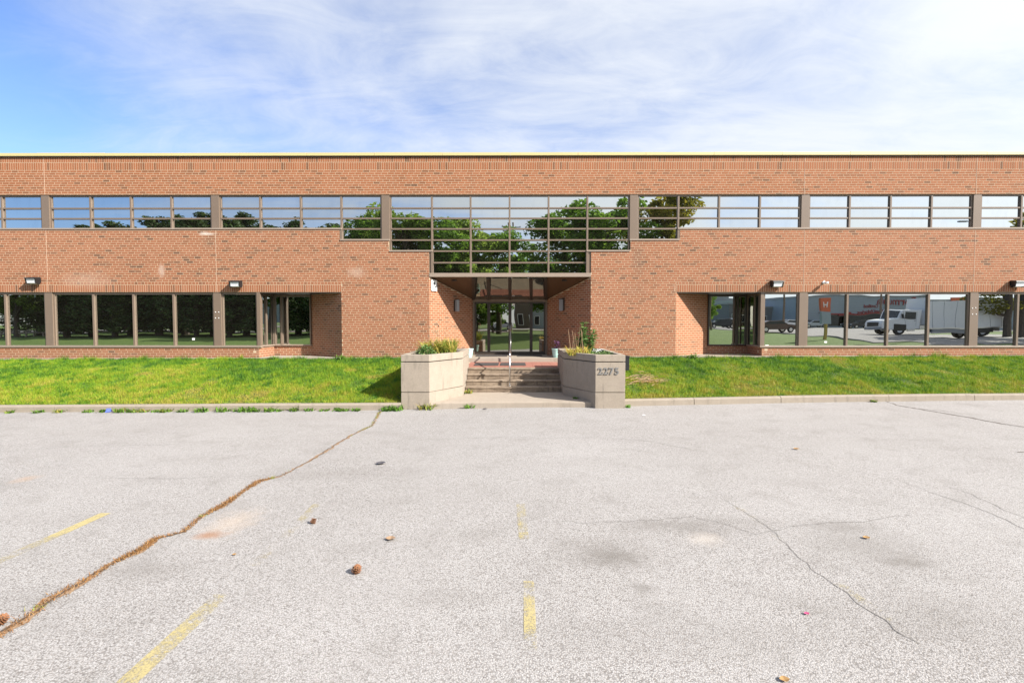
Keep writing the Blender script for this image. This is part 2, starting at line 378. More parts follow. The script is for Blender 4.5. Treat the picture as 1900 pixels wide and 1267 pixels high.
# ------------------------------------------------------------ ground
KPTS = [(-90, -5.3), (-26, -5.05), (-12.5, -4.97), (-2.8, -4.86), (2.79, -4.44), (8.04, -3.93), (13.64, -3.68), (26, -3.3), (90, -2.6)]
def kerb_y(x):
    for (a, ya), (b, yb) in zip(KPTS, KPTS[1:]):
        if x <= b: return ya + (yb - ya) * (x - a) / (b - a)
    return KPTS[-1][1]
KW, KH = .16, .165
def wall_z(x): return .945 + .0038 * x
def lawn_z(x, y):
    k = kerb_y(x) + KW; s = min(1, max(0, (y - k) / (0 - k)))
    return (lot(x) + KH - .015) * (1 - s) + wall_z(x) * s + .05 * math.sin(s * math.pi) + .012 * math.sin(x * 2.1) * math.sin(y * 1.7)
def rear_z(x, y):                          # the ground rises behind the lot
    L = max(0, -18.6 - y)
    return lot(min(max(x, -30), 30)) + .62 * min(1, L / 9) ** 1.0 + .45 * min(1, L / 60)
def sheet(name, x0, x1, y0, y1, nx, ny, zf, mat, kind='structure', below=.0, skirt=False):
    xs, ys = np.linspace(x0, x1, nx + 1), np.linspace(y0, y1, ny + 1)
    m = MB(); m.v = [(x, y, zf(x, y) + below) for y in ys for x in xs]
    m.f = [(j*(nx+1)+i, j*(nx+1)+i+1, (j+1)*(nx+1)+i+1, (j+1)*(nx+1)+i) for j in range(ny) for i in range(nx)]
    if skirt:                              # turn the edges down into the soil
        ring = list(range(nx + 1)) + [j*(nx+1)+nx for j in range(1, ny + 1)] + [ny*(nx+1)+i for i in range(nx - 1, -1, -1)] + [j*(nx+1) for j in range(ny - 1, 0, -1)]
        b = len(m.v); m.v += [(m.v[i][0], m.v[i][1], m.v[i][2] - .3) for i in ring]; n = len(ring)
        m.f += [(ring[i], b + i, b + (i + 1) % n, ring[(i + 1) % n]) for i in range(n)]
    return tag(m.build(name, mat), kind=kind)
def lotsheet():
    m = MB(); xs = [-90, -60, -26] + list(np.linspace(-20, 20, 41)) + [26, 60, 90]
    for x in xs: m.v += [(x, kerb_y(x) + .05, lot(x)), (x, -12, lot(x)), (x, -18.95, lot(x))]
    for i in range(len(xs) - 1):
        a, b = 3 * i, 3 * i + 3
        m.f += [(a + 1, b + 1, b, a), (a + 2, b + 2, b + 1, a + 1)]
    return tag(m.build('parking_lot', M['asphalt']), kind='structure')
lotsheet()
tag(MB().add([(-900, 2.5, .3), (900, 2.5, .3), (900, 900, .3), (-900, 900, .3)], [(0, 1, 2, 3)]).build('ground', M['turf']), kind='structure')
sheet('rear_lawn', -420, 420, -700, -18.55, 60, 120, rear_z, M['turf'], below=-.03)
sheet('driveway', 29.8, 58, -62, -23.5, 12, 20, rear_z, M['asphalt'], below=.03, skirt=True)
sheet('street', -420, 420, -72, -62.2, 40, 6, rear_z, M['asphalt'], below=.03, skirt=True)
sheet('sidewalk', -420, 29.5, -60.4, -58.6, 40, 3, rear_z, M['kerb'], below=.06, skirt=True)

# lawn base, left and right of the entrance
def lawn_base(x0, x1, n):
    m = MB(); xs = np.linspace(x0, x1, n + 1); K = 14
    for x in xs:
        k = kerb_y(x) + KW - .02
        for j in range(K + 1):
            y = k + (.0 - k) * j / K; m.v.append((x, y, lawn_z(x, y) - .012))
    for i in range(n):
        for j in range(K): a = i * (K + 1) + j; m.f.append((a, a + K + 1, a + K + 2, a + 1))
    return m.build('lawn', M['lawn'])
tag(lawn_base(-40, -2.78, 120), kind='structure'); tag(lawn_base(2.76, 40, 120), kind='structure')
# the kerb and its cast lengths
def kerb_run(parent, cuts):
    for a, b in zip(cuts, cuts[1:]):
        m = MB(); xs = np.linspace(a + .006, b - .006, 5); dz = random.uniform(-.006, .006); dy = random.uniform(-.006, .006)
        prof = [(0, -.1), (.012, KH - .035), (.035, KH - .006), (.06, KH), (KW, KH), (KW, -.1)]
        for x in xs: m.v += [(x, kerb_y(x) + p + dy, lot(x) + q + dz) for p, q in prof]
        n = len(prof)
        for i in range(4):
            for k in range(n - 1): m.f.append((i*n+k, (i+1)*n+k, (i+1)*n+k+1, i*n+k+1))
        m.f += [tuple(range(n)), tuple(range(5*n-1, 4*n-1, -1))]
        m.build('kerb_segment', M['kerb'], parent)
kr = bpy.data.objects.new('kerb', None); link(kr); tag(kr, kind='structure')
kx = lambda px, py: G(px, py)[0]
kerb_run(kr, [-40, -34, -28, -22, -16.3, -11.2, kx(410, 762), kx(556, 761), -2.79])
kerb_run(kr, [2.78, kx(1286, 750), kx(1447, 747), kx(1646, 744), kx(1809, 743), 16.1, 20, 26, 33, 40])

# ------------------------------------------------------------ the brick building
XC, HW = -.15, 21.55
Z_COPT, Z_COPB = 7.885, 7.765
Z_SA0, Z_SA1, Z_SB0, Z_SB1 = 7.575, 7.745, 7.315, 7.565
Z_W0, Z_SILL = 6.483, 5.335
ROWZ = [6.483, 6.037, 5.692, 5.335, 4.955, 4.580, 4.187, 3.800]
Z_L0, Z_L1 = 3.180, 1.318
Z_FAS = 3.695
XREC = {'l0': -8.78, 'l1': -5.915, 'r0': 5.545, 'r1': 8.50}
XE0, XE1 = -2.90, 2.63
PIL = [XC + s * d for s in (-1, 1) for d in (4.23, 10.05, 15.87, 21.69)]
PIL.sort(); PW = .135
bld = thing('brick_building', (0, 0, 0), 'long two-storey brick office building with mirrored ribbon windows behind the lot', 'building')
op = [(-HW, HW, Z_SILL, Z_W0),                                       # upper ribbon
      (XC - 5.80, XC + 5.80, ROWZ[4], Z_SILL), (XC - 4.12, XC + 4.12, ROWZ[5], ROWZ[4]),
      (XE0, XE1, Z_FAS, ROWZ[5]), (XE0, XE1, 0, Z_FAS),
      (-HW, XREC['l0'], Z_L1, Z_L0), (XREC['l0'], XREC['l1'], 0, Z_L0),
      (XREC['r0'], XREC['r1'], 0, Z_L0), (XREC['r1'], HW, Z_L1, Z_L0)]
BB = .55                                   # bottom of the brickwork, below the turf
# mortar wall: a grid of solid blocks round the openings
m = MB(); xs = sorted({-HW, HW, *[o[0] for o in op], *[o[1] for o in op]}); zs = sorted({BB, Z_COPB, *[max(o[2], BB) for o in op], *[o[3] for o in op]})
for z0, z1 in zip(zs, zs[1:]):
    run = None
    for x0, x1 in list(zip(xs, xs[1:])) + [(None, None)]:
        solid = x0 is not None and not any(o[0] - 1e-6 <= x0 and x1 <= o[1] + 1e-6 and o[2] - 1e-6 <= z0 and z1 <= o[3] + 1e-6 for o in op)
        if solid: run = (run[0], x1) if run else (x0, x1)
        elif run: m.box(run[0], run[1], .0022, .30, z0, z1); run = None
m.build('wall', M['mortar'], bld)
CH, CP, JT, BLEN = .0787, .0787, .0100, .212
BPITCH = BLEN + JT
bricks = []                                # (x0, x1, z0, z1) on the street face
def fill_row(z0, z1, x0, x1, start, pitch, holes):
    """bricks of one row between x0 and x1, cut round the holes"""
    cuts = [(x0, x1)]
    for h in holes:
        if h[2] < z1 - .004 and h[3] > z0 + .004:
            nc = []
            for a, b in cuts:
                if h[1] <= a or h[0] >= b: nc.append((a, b)); continue
                if h[0] > a: nc.append((a, h[0]))
                if h[1] < b: nc.append((h[1], b))
            cuts = nc
    for a, b in cuts:
        k = math.floor((a - start) / pitch)
        x = start + k * pitch
        while x < b:
            u, v = max(x, a), min(x + pitch - JT, b)
            if v - u > .025: bricks.append((u, v, z0, z1))
            x += pitch
sold = [(-HW, HW, Z_SB0 - .005, Z_COPB), (-HW, XREC['l1'] + .01, Z_L0, 3.535), (XREC['r0'] - .01, HW, Z_L0, 3.535)]
k = 0; z = 3.5375 + 48 * CH - JT
while z > BB:
    z1 = z; z0 = z - (CH - JT); st_ = (k % 2) * BPITCH / 2 + BPITCH / 4 * (k % 5 in (1, 2)) + random.uniform(-.012, .012)
    hit = [h for h in op + sold if min(z1, h[3]) - max(z0, h[2]) > .3 * (z1 - z0)]
    fill_row(z0, z1, -HW, HW, st_, BPITCH, hit)
    for h in hit:                          # rows cut lengthwise under or over an opening
        if h[2] - z0 > .024: fill_row(z0, h[2] - .005, h[0], h[1], st_, BPITCH, [q for q in hit if q is not h])
        if z1 - h[3] > .024: fill_row(h[3] + .005, z1, h[0], h[1], st_, BPITCH, [q for q in hit if q is not h])
    z -= CH; k += 1
fill_row(Z_SB0, Z_SB1, -HW, HW, 0, .0775, []); fill_row(Z_SA0, Z_SA1, -HW, HW, .02, .0775, [])
for a, b in ((-HW, XREC['l1']), (XREC['r0'], HW)):
    fill_row(Z_L0 + .004, 3.432, a, b, 0, .0775, []); fill_row(3.444, 3.528, a, b, .03, .1165, [])
def brick_geo(V, F, o, u, n, x0, x1, z0, z1, rng):
    """one brick with eased arrises standing proud of the mortar: o origin, u along, n outward"""
    pr = rng.uniform(-.0003, .0012); b = len(V); e = .003
    for x, zz_, d in ((x0, z0, -.010), (x1, z0, -.010), (x1, z1, -.010), (x0, z1, -.010), (x0 + e, z0 + e, pr), (x1 - e, z0 + e, pr), (x1 - e, z1 - e, pr), (x0 + e, z1 - e, pr)):
        V.append((o[0] + u[0] * x + n[0] * d, o[1] + u[1] * x + n[1] * d, zz_))
    F += [(b+4, b+5, b+6, b+7), (b, b+1, b+5, b+4), (b+1, b+2, b+6, b+5), (b+2, b+3, b+7, b+6), (b+3, b, b+4, b+7)]
rng = random.Random(3)
full = [q for q in bricks if abs(q[1] - q[0] - BLEN) < 1e-4 and abs(q[3] - q[2] - (CH - JT)) < 1e-4]
full.sort(key=lambda q: ((q[0] + q[1]) / 2) ** 2 + ((q[2] + q[3]) / 2 - CAMH) ** 2)
single = set(full[:300])
V, F = [], []
for q in bricks:
    if q not in single: brick_geo(V, F, (0, 0), (1, 0), (0, -1), *q, rng)
V1, F1 = [], []; brick_geo(V1, F1, (0, 0), (1, 0), (0, -1), -BLEN / 2, BLEN / 2, -(CH - JT) / 2, (CH - JT) / 2, random.Random(1))
bm1 = bpy.data.meshes.new('brick'); bm1.from_pydata(V1, [], F1); bm1.materials.append(M['brick_one'])
for q in single:
    o = bpy.data.objects.new('brick', bm1); link(o, bld); o.location = ((q[0] + q[1]) / 2, rng.uniform(-.001, .001), (q[2] + q[3]) / 2)
# slanted and return walls of the recesses: (start, end, z range); bricks on the visible side
def side_wall(a, b, zb, zt, flip, zcut=None):
    """a brick wall from plan point a to b; zt may be a pair of heights at a and b (raked top)"""
    a, b = Vector(a), Vector(b); L = (b - a).length; u = (b - a) / L; n = Vector((u.y, -u.x)) * (1 if flip else -1)
    t0, t1 = zt if hasattr(zt, '__len__') else (zt, zt)
    th = -.2; off = -.0022
    p = [a + n * off, b + n * off, b + n * th, a + n * th]
    mb = MB(); mb.add([(p[0].x, p[0].y, zb), (p[1].x, p[1].y, zb), (p[2].x, p[2].y, zb), (p[3].x, p[3].y, zb),
                       (p[0].x, p[0].y, t0), (p[1].x, p[1].y, t1), (p[2].x, p[2].y, t1), (p[3].x, p[3].y, t0)],
                      [(0, 3, 2, 1), (4, 5, 6, 7), (0, 1, 5, 4), (1, 2, 6, 5), (2, 3, 7, 6), (3, 0, 4, 7)])
    mb.build('recess_wall', M['mortar'], bld)
    z = Z_SB0 - JT; k = 0
    while z - CH > zb - .08:
        z1, z0 = z, z - (CH - JT)
        if z0 < max(t0, t1):
            x = -(k % 2) * BPITCH / 2
            while x < L:
                xa, xb = max(x, .002), min(x + BLEN, L - .002)
                top = min(t0 + (t1 - t0) * xa / L, t0 + (t1 - t0) * xb / L)
                zz1 = min(z1, top)
                if xb - xa > .03 and zz1 - z0 > .02: brick_geo(V, F, a, u, n, xa, xb, z0, zz1, rng)
                x += BPITCH
        z -= CH; k += 1
RY = 1.08                                  # depth of the window recesses
XL1r = P(578, 600, RY)[0]; XR0r = P(1313, 600, RY)[0]
side_wall((XREC['l1'], 0), (XL1r, RY), BB, Z_L0, False)
side_wall((XREC['r0'], 0), (XR0r, RY), BB, Z_L0, True)
side_wall((XREC['l0'], .0), (XREC['l0'], RY), BB, Z_L1, True); side_wall((XREC['r1'], .0), (XREC['r1'], RY), BB, Z_L1, False)
side_wall((XREC['l0'], RY), (XL1r, RY), BB, Z_L1, True); side_wall((XR0r, RY), (XREC['r1'], RY), BB, Z_L1, True)
EY = 1.95; Z_FLOOR, Z_DHEAD = .90, 3.02
XD0, XD1 = P(878, 600, EY)[0], P(1014.5, 600, EY)[0]
side_wall((XE0, 0), (XD0, EY), BB, (Z_FAS, Z_DHEAD), True); side_wall((XE1, 0), (XD1, EY), BB, (Z_FAS, Z_DHEAD), False)
o = npmesh('brick', np.array(V), np.array(F), M['brick'], bld); o['kind'] = 'stuff'
# reveal of the facade wall at recess corners: bullnose is the brick itself; soffits and floors
for a, b, c_, d in ((XREC['l0'], XREC['l1'], XREC['l0'], XL1r), (XREC['r0'], XREC['r1'], XR0r, XREC['r1'])):
    MB().prism([(a, .012), (b, .012), (d, RY - .0), (c_, RY - .0)], Z_L0 - .03, Z_L0 - .002).build('recess_soffit', M['bronze_dark'], bld)
    MB().prism([(a - .02, -.16), (b + .02, -.16), (b + .02, 0), (d, RY), (c_, RY), (a - .02, 0)], .6, wall_z((a + b) / 2) + .02).build('recess_floor', M['landing'], bld)
# footing strip along the wall
for a, b in ((-HW, XREC['l0'] - .02), (XREC['l1'] + .02, -2.79), (2.77, XREC['r0'] - .02), (XREC['r1'] + .02, HW)):
    n = 10; xs = np.linspace(a, b, n + 1); mb = MB()
    for x0, x1 in zip(xs, xs[1:]): mb.prism([(x0, -.10), (x1, -.10), (x1, -.006), (x0, -.006)], .5, lambda x, y: wall_z(x) + .02)
    mb.build('footing', M['landing'], bld)
# body of the building and roof
MB().box(-HW, HW, 2.4, 22, .2, Z_COPB - .1).build('rear_wall', M['brownwall'], bld)
MB().box(-HW, HW, .31, 2.39, Z_W0 + .2, Z_COPB - .1).build('roof', M['cladding_grey'], bld)
for s in (-1, 1): MB().box(s * HW - (.3 if s > 0 else 0), s * HW + (0 if s > 0 else .3), .301, 2.399, .5, Z_W0 + .19).build('end_wall', M['brownwall'], bld)
x = -HW
joints = [-HW]
while joints[-1] < HW - 2.4: joints.append(joints[-1] + 2.29 if len(joints) > 1 else P(695, 287, -.06)[0] - 2.29 * 7)
joints.append(HW)
for a, b in zip(joints, joints[1:]):
    dz = random.uniform(-.008, .008)
    MB().extrude([(-.062, Z_COPB - .002), (-.07, Z_COPB + .012), (-.066, Z_COPT - .012 + dz), (.36, Z_COPT + .02 + dz), (.36, Z_COPB), (.30, Z_COPB)][::-1], 'x', a + .004, b - .004).build('coping', M['coping'], bld)
MB().box(-HW, HW, -.045, .3, Z_COPB - .022, Z_COPB - .003).build('drip_edge', M['bronze_dark'], bld)
# control joints in the brickwork
for px, py0, py1 in ((82, 293, 361), (87, 428, 541), (401, 428, 541), (1493, 293, 361), (1492, 428, 541), (1812, 293, 361), (1808, 428, 541), (1251, 528, 542)):
    X = P(px, (py0 + py1) / 2, 0)[0]; MB().box(X - .005, X + .005, -.0045, .006, P(px, py1, 0)[1], P(px, py0, 0)[1]).build('control_joint', M['seal'], bld)

# ---- windows: one part per bay, each pane a sub-part
GY = .095                                  # glass plane
def pane(parent, x0, x1, z0, z1, y=GY, mat='glass', rot=True):
    c_ = ((x0 + x1) / 2, y + .004, (z0 + z1) / 2)
    o = MB().box(x0, x1, y, y + .008, z0, z1).build('pane', M[mat], parent, origin=c_)
    if rot: o.rotation_euler = (random.gauss(0, .0022), 0, random.gauss(0, .0034))
    return o
def ribbon(xcols, rows, sill=True):
    """xcols: pane edges; rows: number of glass rows below Z_W0 in each column"""
    ZB = [ROWZ[r] for r in rows]; mb = MB()
    mb.box(xcols[0], xcols[-1], .055, GY + .06, Z_W0 - .055, Z_W0 - .002)            # head
    for i, x in enumerate((xcols[0], xcols[-1])):
        zz_ = ZB[0 if i == 0 else -1]; d = .05 if i == 0 else -.05
        mb.box(min(x, x + d), max(x, x + d), .055, GY + .06, zz_ + .002, Z_W0 - .057)
    win = mb.build('window', M['bronze'], bld)
    for i, x in list(enumerate(xcols))[1:-1]:
        zz_ = min(ZB[i - 1], ZB[i])
        MB().box(x - .03, x + .03, .038, GY + .05, zz_ + .003, Z_W0 - .056).build('mullion', M['bronze'], win, bevel=.004)
    for i, (a, b) in enumerate(zip(xcols, xcols[1:])):
        for r in range(1, rows[i]):
            MB().box(a + .031, b - .031, .05, GY + .05, ROWZ[r] - .024, ROWZ[r] + .024).build('glazing_bar', M['bronze'], win)
        for r in range(rows[i]): pane(win, a + .02, b - .02, ROWZ[r + 1], ROWZ[r])
        step_l = i > 0 and rows[i - 1] > rows[i]; step_r = i < len(rows) - 1 and rows[i + 1] > rows[i]
        if rows[i] < 7: MB().box(a - (.0 if i == 0 or rows[i-1] == rows[i] else .03), b + (.0 if i == len(rows)-1 or rows[i+1] == rows[i] else .03), -.022, GY + .05, ZB[i] - .028, ZB[i] + .026).build('sill', M['bronze_light'], win)
    # cheeks where the opening steps
    for i in range(len(rows) - 1):
        if rows[i] != rows[i + 1]:
            x = xcols[i + 1]; lo, hi = min(ZB[i], ZB[i + 1]), max(ZB[i], ZB[i + 1])
            MB().box(x - .035, x + .035, -.004, GY + .04, lo - .02, hi - .03).build('jamb', M['bronze'], win)
    return win
def cols(a, b, n): return [a + (b - a) * i / n for i in range(n + 1)]
for i in range(len(PIL) - 1):
    a, b = PIL[i] + PW, PIL[i + 1] - PW
    if i == 3: ribbon([a, XC - 2.655, XC - 1.332, XC, XC + 1.332, XC + 2.655, b], [5, 7, 7, 7, 7, 5])
    elif i == 2: ribbon(cols(a, b, 4), [3, 3, 3, 4])
    elif i == 4: ribbon(cols(a, b, 4), [4, 3, 3, 3])
    else: ribbon(cols(a, b, 4), [3] * 4)
def pillar(x, z0, z1, w=PW):
    c_ = MB().box(x - w, x + w, .018, GY + .1, z0 + .003, z1 - .003).build('column', M['bronze'], bld, bevel=.006)
    return c_
for i, x in enumerate(PIL):
    lo = ROWZ[4] if i in (3, 4) else ROWZ[3]
    pillar(x, lo + (.026 if True else 0), Z_W0)
    if i in (3, 4): MB().box(x - PW - .001, x + PW + .001, -.022, GY + .05, lo - .028, lo + .026).build('sill', M['bronze_light'], bld)
    else: MB().box(x - PW + .001, x + PW - .001, -.022, GY + .05, lo - .028, lo + .026).build('sill', M['bronze_light'], bld)
# side cheeks and sill of the tall stair window, fascia under it
for s in (-1, 1):
    xa = XE0 if s < 0 else XE1; xb = XC + s * 2.655
    MB().box(min(xa, xb - s*.03) + .004, max(xa, xb - s*.03) - .004, .03, GY + .1, Z_FAS + .005, ROWZ[5] - .03).build('window_cheek', M['bronze'], bld)
MB().box(XE0 + .003, XE1 - .003, -.012, GY + .2, Z_FAS, ROWZ[7] + .028).build('fascia', M['bronze_light'], bld, bevel=.006)
# ---- lower windows
def lower(xcols):
    mb = MB(); mb.box(xcols[0], xcols[-1], .05, GY + .06, Z_L0 - .075, Z_L0 - .004)
    mb.box(xcols[0], xcols[0] + .05, .05, GY + .06, Z_L1 + .03, Z_L0 - .077); mb.box(xcols[-1] - .05, xcols[-1], .05, GY + .06, Z_L1 + .03, Z_L0 - .077)
    win = mb.build('window', M['bronze'], bld)
    for x in xcols[1:-1]: MB().box(x - .034, x + .034, .035, GY + .05, Z_L1 + .03, Z_L0 - .078).build('mullion', M['bronze'], win, bevel=.004)
    for a, b in zip(xcols, xcols[1:]): pane(win, a + .02, b - .02, Z_L1 + .02, Z_L0 - .03)
    MB().box(xcols[0] - PW, xcols[-1] + (PW - .002), -.03, GY + .05, Z_L1 - .03, Z_L1 + .028).build('sill', M['bronze_light'], win, bevel=.005)
    return win
LP = [XC + s * d for s in (-1, 1) for d in (10.05, 15.87, 21.69)]; LP.sort()
for i in (0, 1, 3 + 0, 4):
    if i < 2: a, b = LP[i] + PW, LP[i + 1] - PW
    else: a, b = LP[i] + PW, LP[i + 1] - PW
    lower(cols(a, b, 4))
for x in LP: pillar(x, Z_L1 + .027, Z_L0)
wl_ = lower([LP[2] + PW, XREC['l0'] - .06]); wr_ = lower([XREC['r1'] + .06, LP[3] - PW])
for x, s in ((XREC['l0'], -1), (XREC['r1'], 1)):
    MB().box(x - .06, x + .06, .01, .17, Z_L1 + .031, Z_L0 - .005).build('column', M['bronze'], bld, bevel=.005)
    mb = MB().box(x - .03, x + .03, RY - .06, RY - .002, Z_L1 + .03, Z_L0 - .04)       # return glazing
    mb.box(x - .03, x + .03, .171, RY - .061, Z_L0 - .09, Z_L0 - .04)
    win = mb.build('window', M['bronze'], bld)
    MB().box(x - .03, x + .03, .51, .56, Z_L1 + .03, Z_L0 - .092).build('mullion', M['bronze'], win)
    for y0, y1 in ((.171, .53), (.54, RY - .055)):
        MB().box(x - .005, x + .005, y0, y1, Z_L1 + .02, Z_L0 - .07).build('pane', M['glass'], win)
    MB().box(x - .05, x + .05, .18, RY - .0, Z_L1 - .02, Z_L1 + .029).build('sill', M['bronze_light'], win)
# rear glazing in the recesses
for a, b, cuts in ((XREC['l0'] + .05, XL1r, [P(524, 600, RY)[0]]), (XR0r, XREC['r1'] - .05, [P(1367, 600, RY)[0]])):
    mb = MB().box(a, b, RY - .07, RY + .05, Z_L0 - .10, Z_L0 - .035)
    mb.box(a, a + .04, RY - .07, RY + .05, Z_L1 + .03, Z_L0 - .102); mb.box(b - .04, b, RY - .07, RY + .05, Z_L1 + .03, Z_L0 - .102)
    win = mb.build('window', M['bronze_dark' if a > 0 else 'bronze'], bld)
    ed = [a] + cuts + [b]
    for x in cuts: MB().box(x - .035, x + .035, RY - .08, RY + .05, Z_L1 + .03, Z_L0 - .103).build('mullion', M['bronze_dark' if a > 0 else 'bronze'], win)
    for u, v in zip(ed, ed[1:]): pane(win, u + .02, v - .02, Z_L1 + .02, Z_L0 - .06, RY - .02)
    MB().box(a, b, RY - .06, RY + .05, Z_L1 - .02, Z_L1 + .028).build('sill', M['bronze_dark' if a > 0 else 'bronze_light'], win)

# ---- entrance: sloping soffit with glass in the middle, doors and sidelights
sz = lambda x, y: Z_FAS - .006 + (Z_DHEAD + .02 - Z_FAS) * max(0, y - .1) / (EY - .1)
gx0, gx1 = P(880, 520, .2)[0] - .02, P(1011, 520, .2)[0] + .02
hx0, hx1 = XD0 + .03, XD1 - .03
MB().prism([(XE0 + .0, .10), (gx0, .10), (hx0, EY), (XD0 + .0, EY)], lambda x, y: sz(x, y), lambda x, y: sz(x, y) + .05).build('soffit_panel', M['wood'], bld)
MB().prism([(gx1, .10), (XE1, .10), (XD1, EY), (hx1, EY)], lambda x, y: sz(x, y), lambda x, y: sz(x, y) + .05).build('soffit_panel', M['wood'], bld)
dx = (XD0 + XD1) / 2
dcut = [XD0 + .03, P(907, 600, EY)[0], dx, P(985.5, 600, EY)[0], XD1 - .03]
tw = MB()
for k_, (s0, s1) in enumerate(zip((gx0, gx0 + (gx1-gx0)*.2, (gx0+gx1)/2, gx1 - (gx1-gx0)*.2, gx1), dcut)):
    w_ = .055 if k_ in (1, 3) else .05
    tw.add([(s0 - w_, .10, sz(0, .1) - .045), (s0 + w_, .10, sz(0, .1) - .045), (s1 + w_, EY - .05, sz(0, EY) - .045), (s1 - w_, EY - .05, sz(0, EY) - .045),
            (s0 - w_, .10, sz(0, .1) + .03), (s0 + w_, .10, sz(0, .1) + .03), (s1 + w_, EY - .05, sz(0, EY) + .03), (s1 - w_, EY - .05, sz(0, EY) + .03)],
           [(0, 3, 2, 1), (4, 5, 6, 7), (0, 1, 5, 4), (1, 2, 6, 5), (2, 3, 7, 6), (3, 0, 4, 7)])
tw = tw.build('transom_window', M['bronze_dark'], bld)
g_ = [gx0, gx0 + (gx1-gx0)*.2, (gx0+gx1)/2, gx1 - (gx1-gx0)*.2, gx1]
for i in range(4):
    MB().add([(g_[i] + .04, .10, sz(0, .1) - .01), (g_[i+1] - .04, .10, sz(0, .1) - .01), (dcut[i+1] - .04, EY - .02, sz(0, EY) - .01), (dcut[i] + .04, EY - .02, sz(0, EY) - .01),
              (g_[i] + .04, .10, sz(0, .1)), (g_[i+1] - .04, .10, sz(0, .1)), (dcut[i+1] - .04, EY - .02, sz(0, EY)), (dcut[i] + .04, EY - .02, sz(0, EY))],
             [(0, 3, 2, 1), (4, 5, 6, 7), (0, 1, 5, 4), (1, 2, 6, 5), (2, 3, 7, 6), (3, 0, 4, 7)]).build('pane', M['glass_door'], tw)
MB().box(XD0, XD1, EY - .07, EY + .08, Z_DHEAD - .09, Z_DHEAD + .015).build('door_header', M['bronze'], bld, bevel=.005)
for x in (XD0 + .022, XD1 - .022): MB().box(x - .03, x + .03, EY - .05, EY + .08, Z_FLOOR + .012, Z_DHEAD - .092).build('door_jamb', M['bronze'], bld)
MB().box(XD0, XD1, EY - .10, EY + .12, Z_FLOOR - .02, Z_FLOOR + .012).build('threshold', M['silver'], bld)
def leafdoor(name, x0, x1, handle):
    z0, z1 = Z_FLOOR + .014, Z_DHEAD - .094; mb = MB()
    mb.box(x0, x0 + .055, EY - .022, EY + .022, z0, z1).box(x1 - .055, x1, EY - .022, EY + .022, z0, z1)
    mb.box(x0 + .055, x1 - .055, EY - .022, EY + .022, z0, z0 + .12).box(x0 + .055, x1 - .055, EY - .022, EY + .022, z1 - .06, z1)
    d = mb.build(name, M['bronze_dark'], bld)
    pane(d, x0 + .05, x1 - .05, z0 + .115, z1 - .055, EY - .004, 'glass_door')
    if handle:
        hx = x1 - .028 if handle > 0 else x0 + .028
        MB().tube([(hx, EY - .02, 1.72), (hx, EY - .07, 1.74), (hx, EY - .07, 2.06), (hx, EY - .02, 2.08)], .011, 8).build('handle', M['silver'], d, smooth=True)
        MB().box(min(x0, x1) + .1, max(x0, x1) - .1, EY - .045, EY - .021, 1.80, 1.84).build('push_bar', M['bronze_dark'], d)
    return d
leafdoor('sidelight', dcut[0] + .03, dcut[1] - .002, 0); leafdoor('door', dcut[1] + .002, dcut[2] - .004, 1)
leafdoor('door', dcut[2] + .004, dcut[3] - .002, -1); leafdoor('sidelight', dcut[3] + .002, dcut[4] - .03, 0)
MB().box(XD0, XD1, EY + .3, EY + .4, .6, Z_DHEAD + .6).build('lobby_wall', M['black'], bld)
for px, py, Y in ((843, 520, .35), (884, 543, 1.45), (1047, 519, .35)):
    X = P(px, py, Y)[0]; zc = sz(0, Y)
    MB().lathe([(.075, -.012), (.095, -.012), (.095, .02), (.075, .02)], (X, Y, zc), 18).build('downlight', M['black'], bld)

# ------------------------------------------------------------ entrance steps, planters, handrail
stp = thing('entrance_steps', (0, -3, 0), 'worn concrete steps with a red tiled terrace leading up to the glass doors', 'steps')
lz = lambda x, y: .135 + .03 * (y + 4.6) / 1.6 + lot(x)
lf = [(-2.085, -4.62), (-1.2, -4.56), (0, -4.53), (1.2, -4.55), (2.045, -4.60)]
MB().prism(lf + [(2.045, -4.0), (1.385, -3.42), (1.385, -2.9), (-1.385, -2.9), (-1.385, -3.42), (-2.085, -4.2)], -.15, lz).build('landing', M['landing'], stp, bevel=.03)
for i in range(4):
    y0 = -3.02 + .30 * i; z1 = .316 + .15 * i
    # worn nosing: slightly uneven front edge
    n = 24; xs = np.linspace(-1.375, 1.375, n + 1); mb = MB()
    for x in xs:
        w1, w2 = .012 * mnoise.noise(Vector((x * 3, i * 5.1, 0))), .010 * mnoise.noise(Vector((x * 4, i * 3.3, 7)))
        mb.v += [(x, y0 + .022, z1 - .2), (x, y0 + .018 + w1, z1 - .045), (x, y0 + w1, z1 - .035), (x, y0 + .006 + w1, z1 - .006 + w2 * .4), (x, y0 + .03, z1 + w2 * .3), (x, y0 + .36 if i < 3 else y0 + .30, z1)]
    for a in range(n):
        for k_ in range(5): mb.f.append((a*6+k_, (a+1)*6+k_, (a+1)*6+k_+1, a*6+k_+1))
    mb.build('step', M['step'], stp)
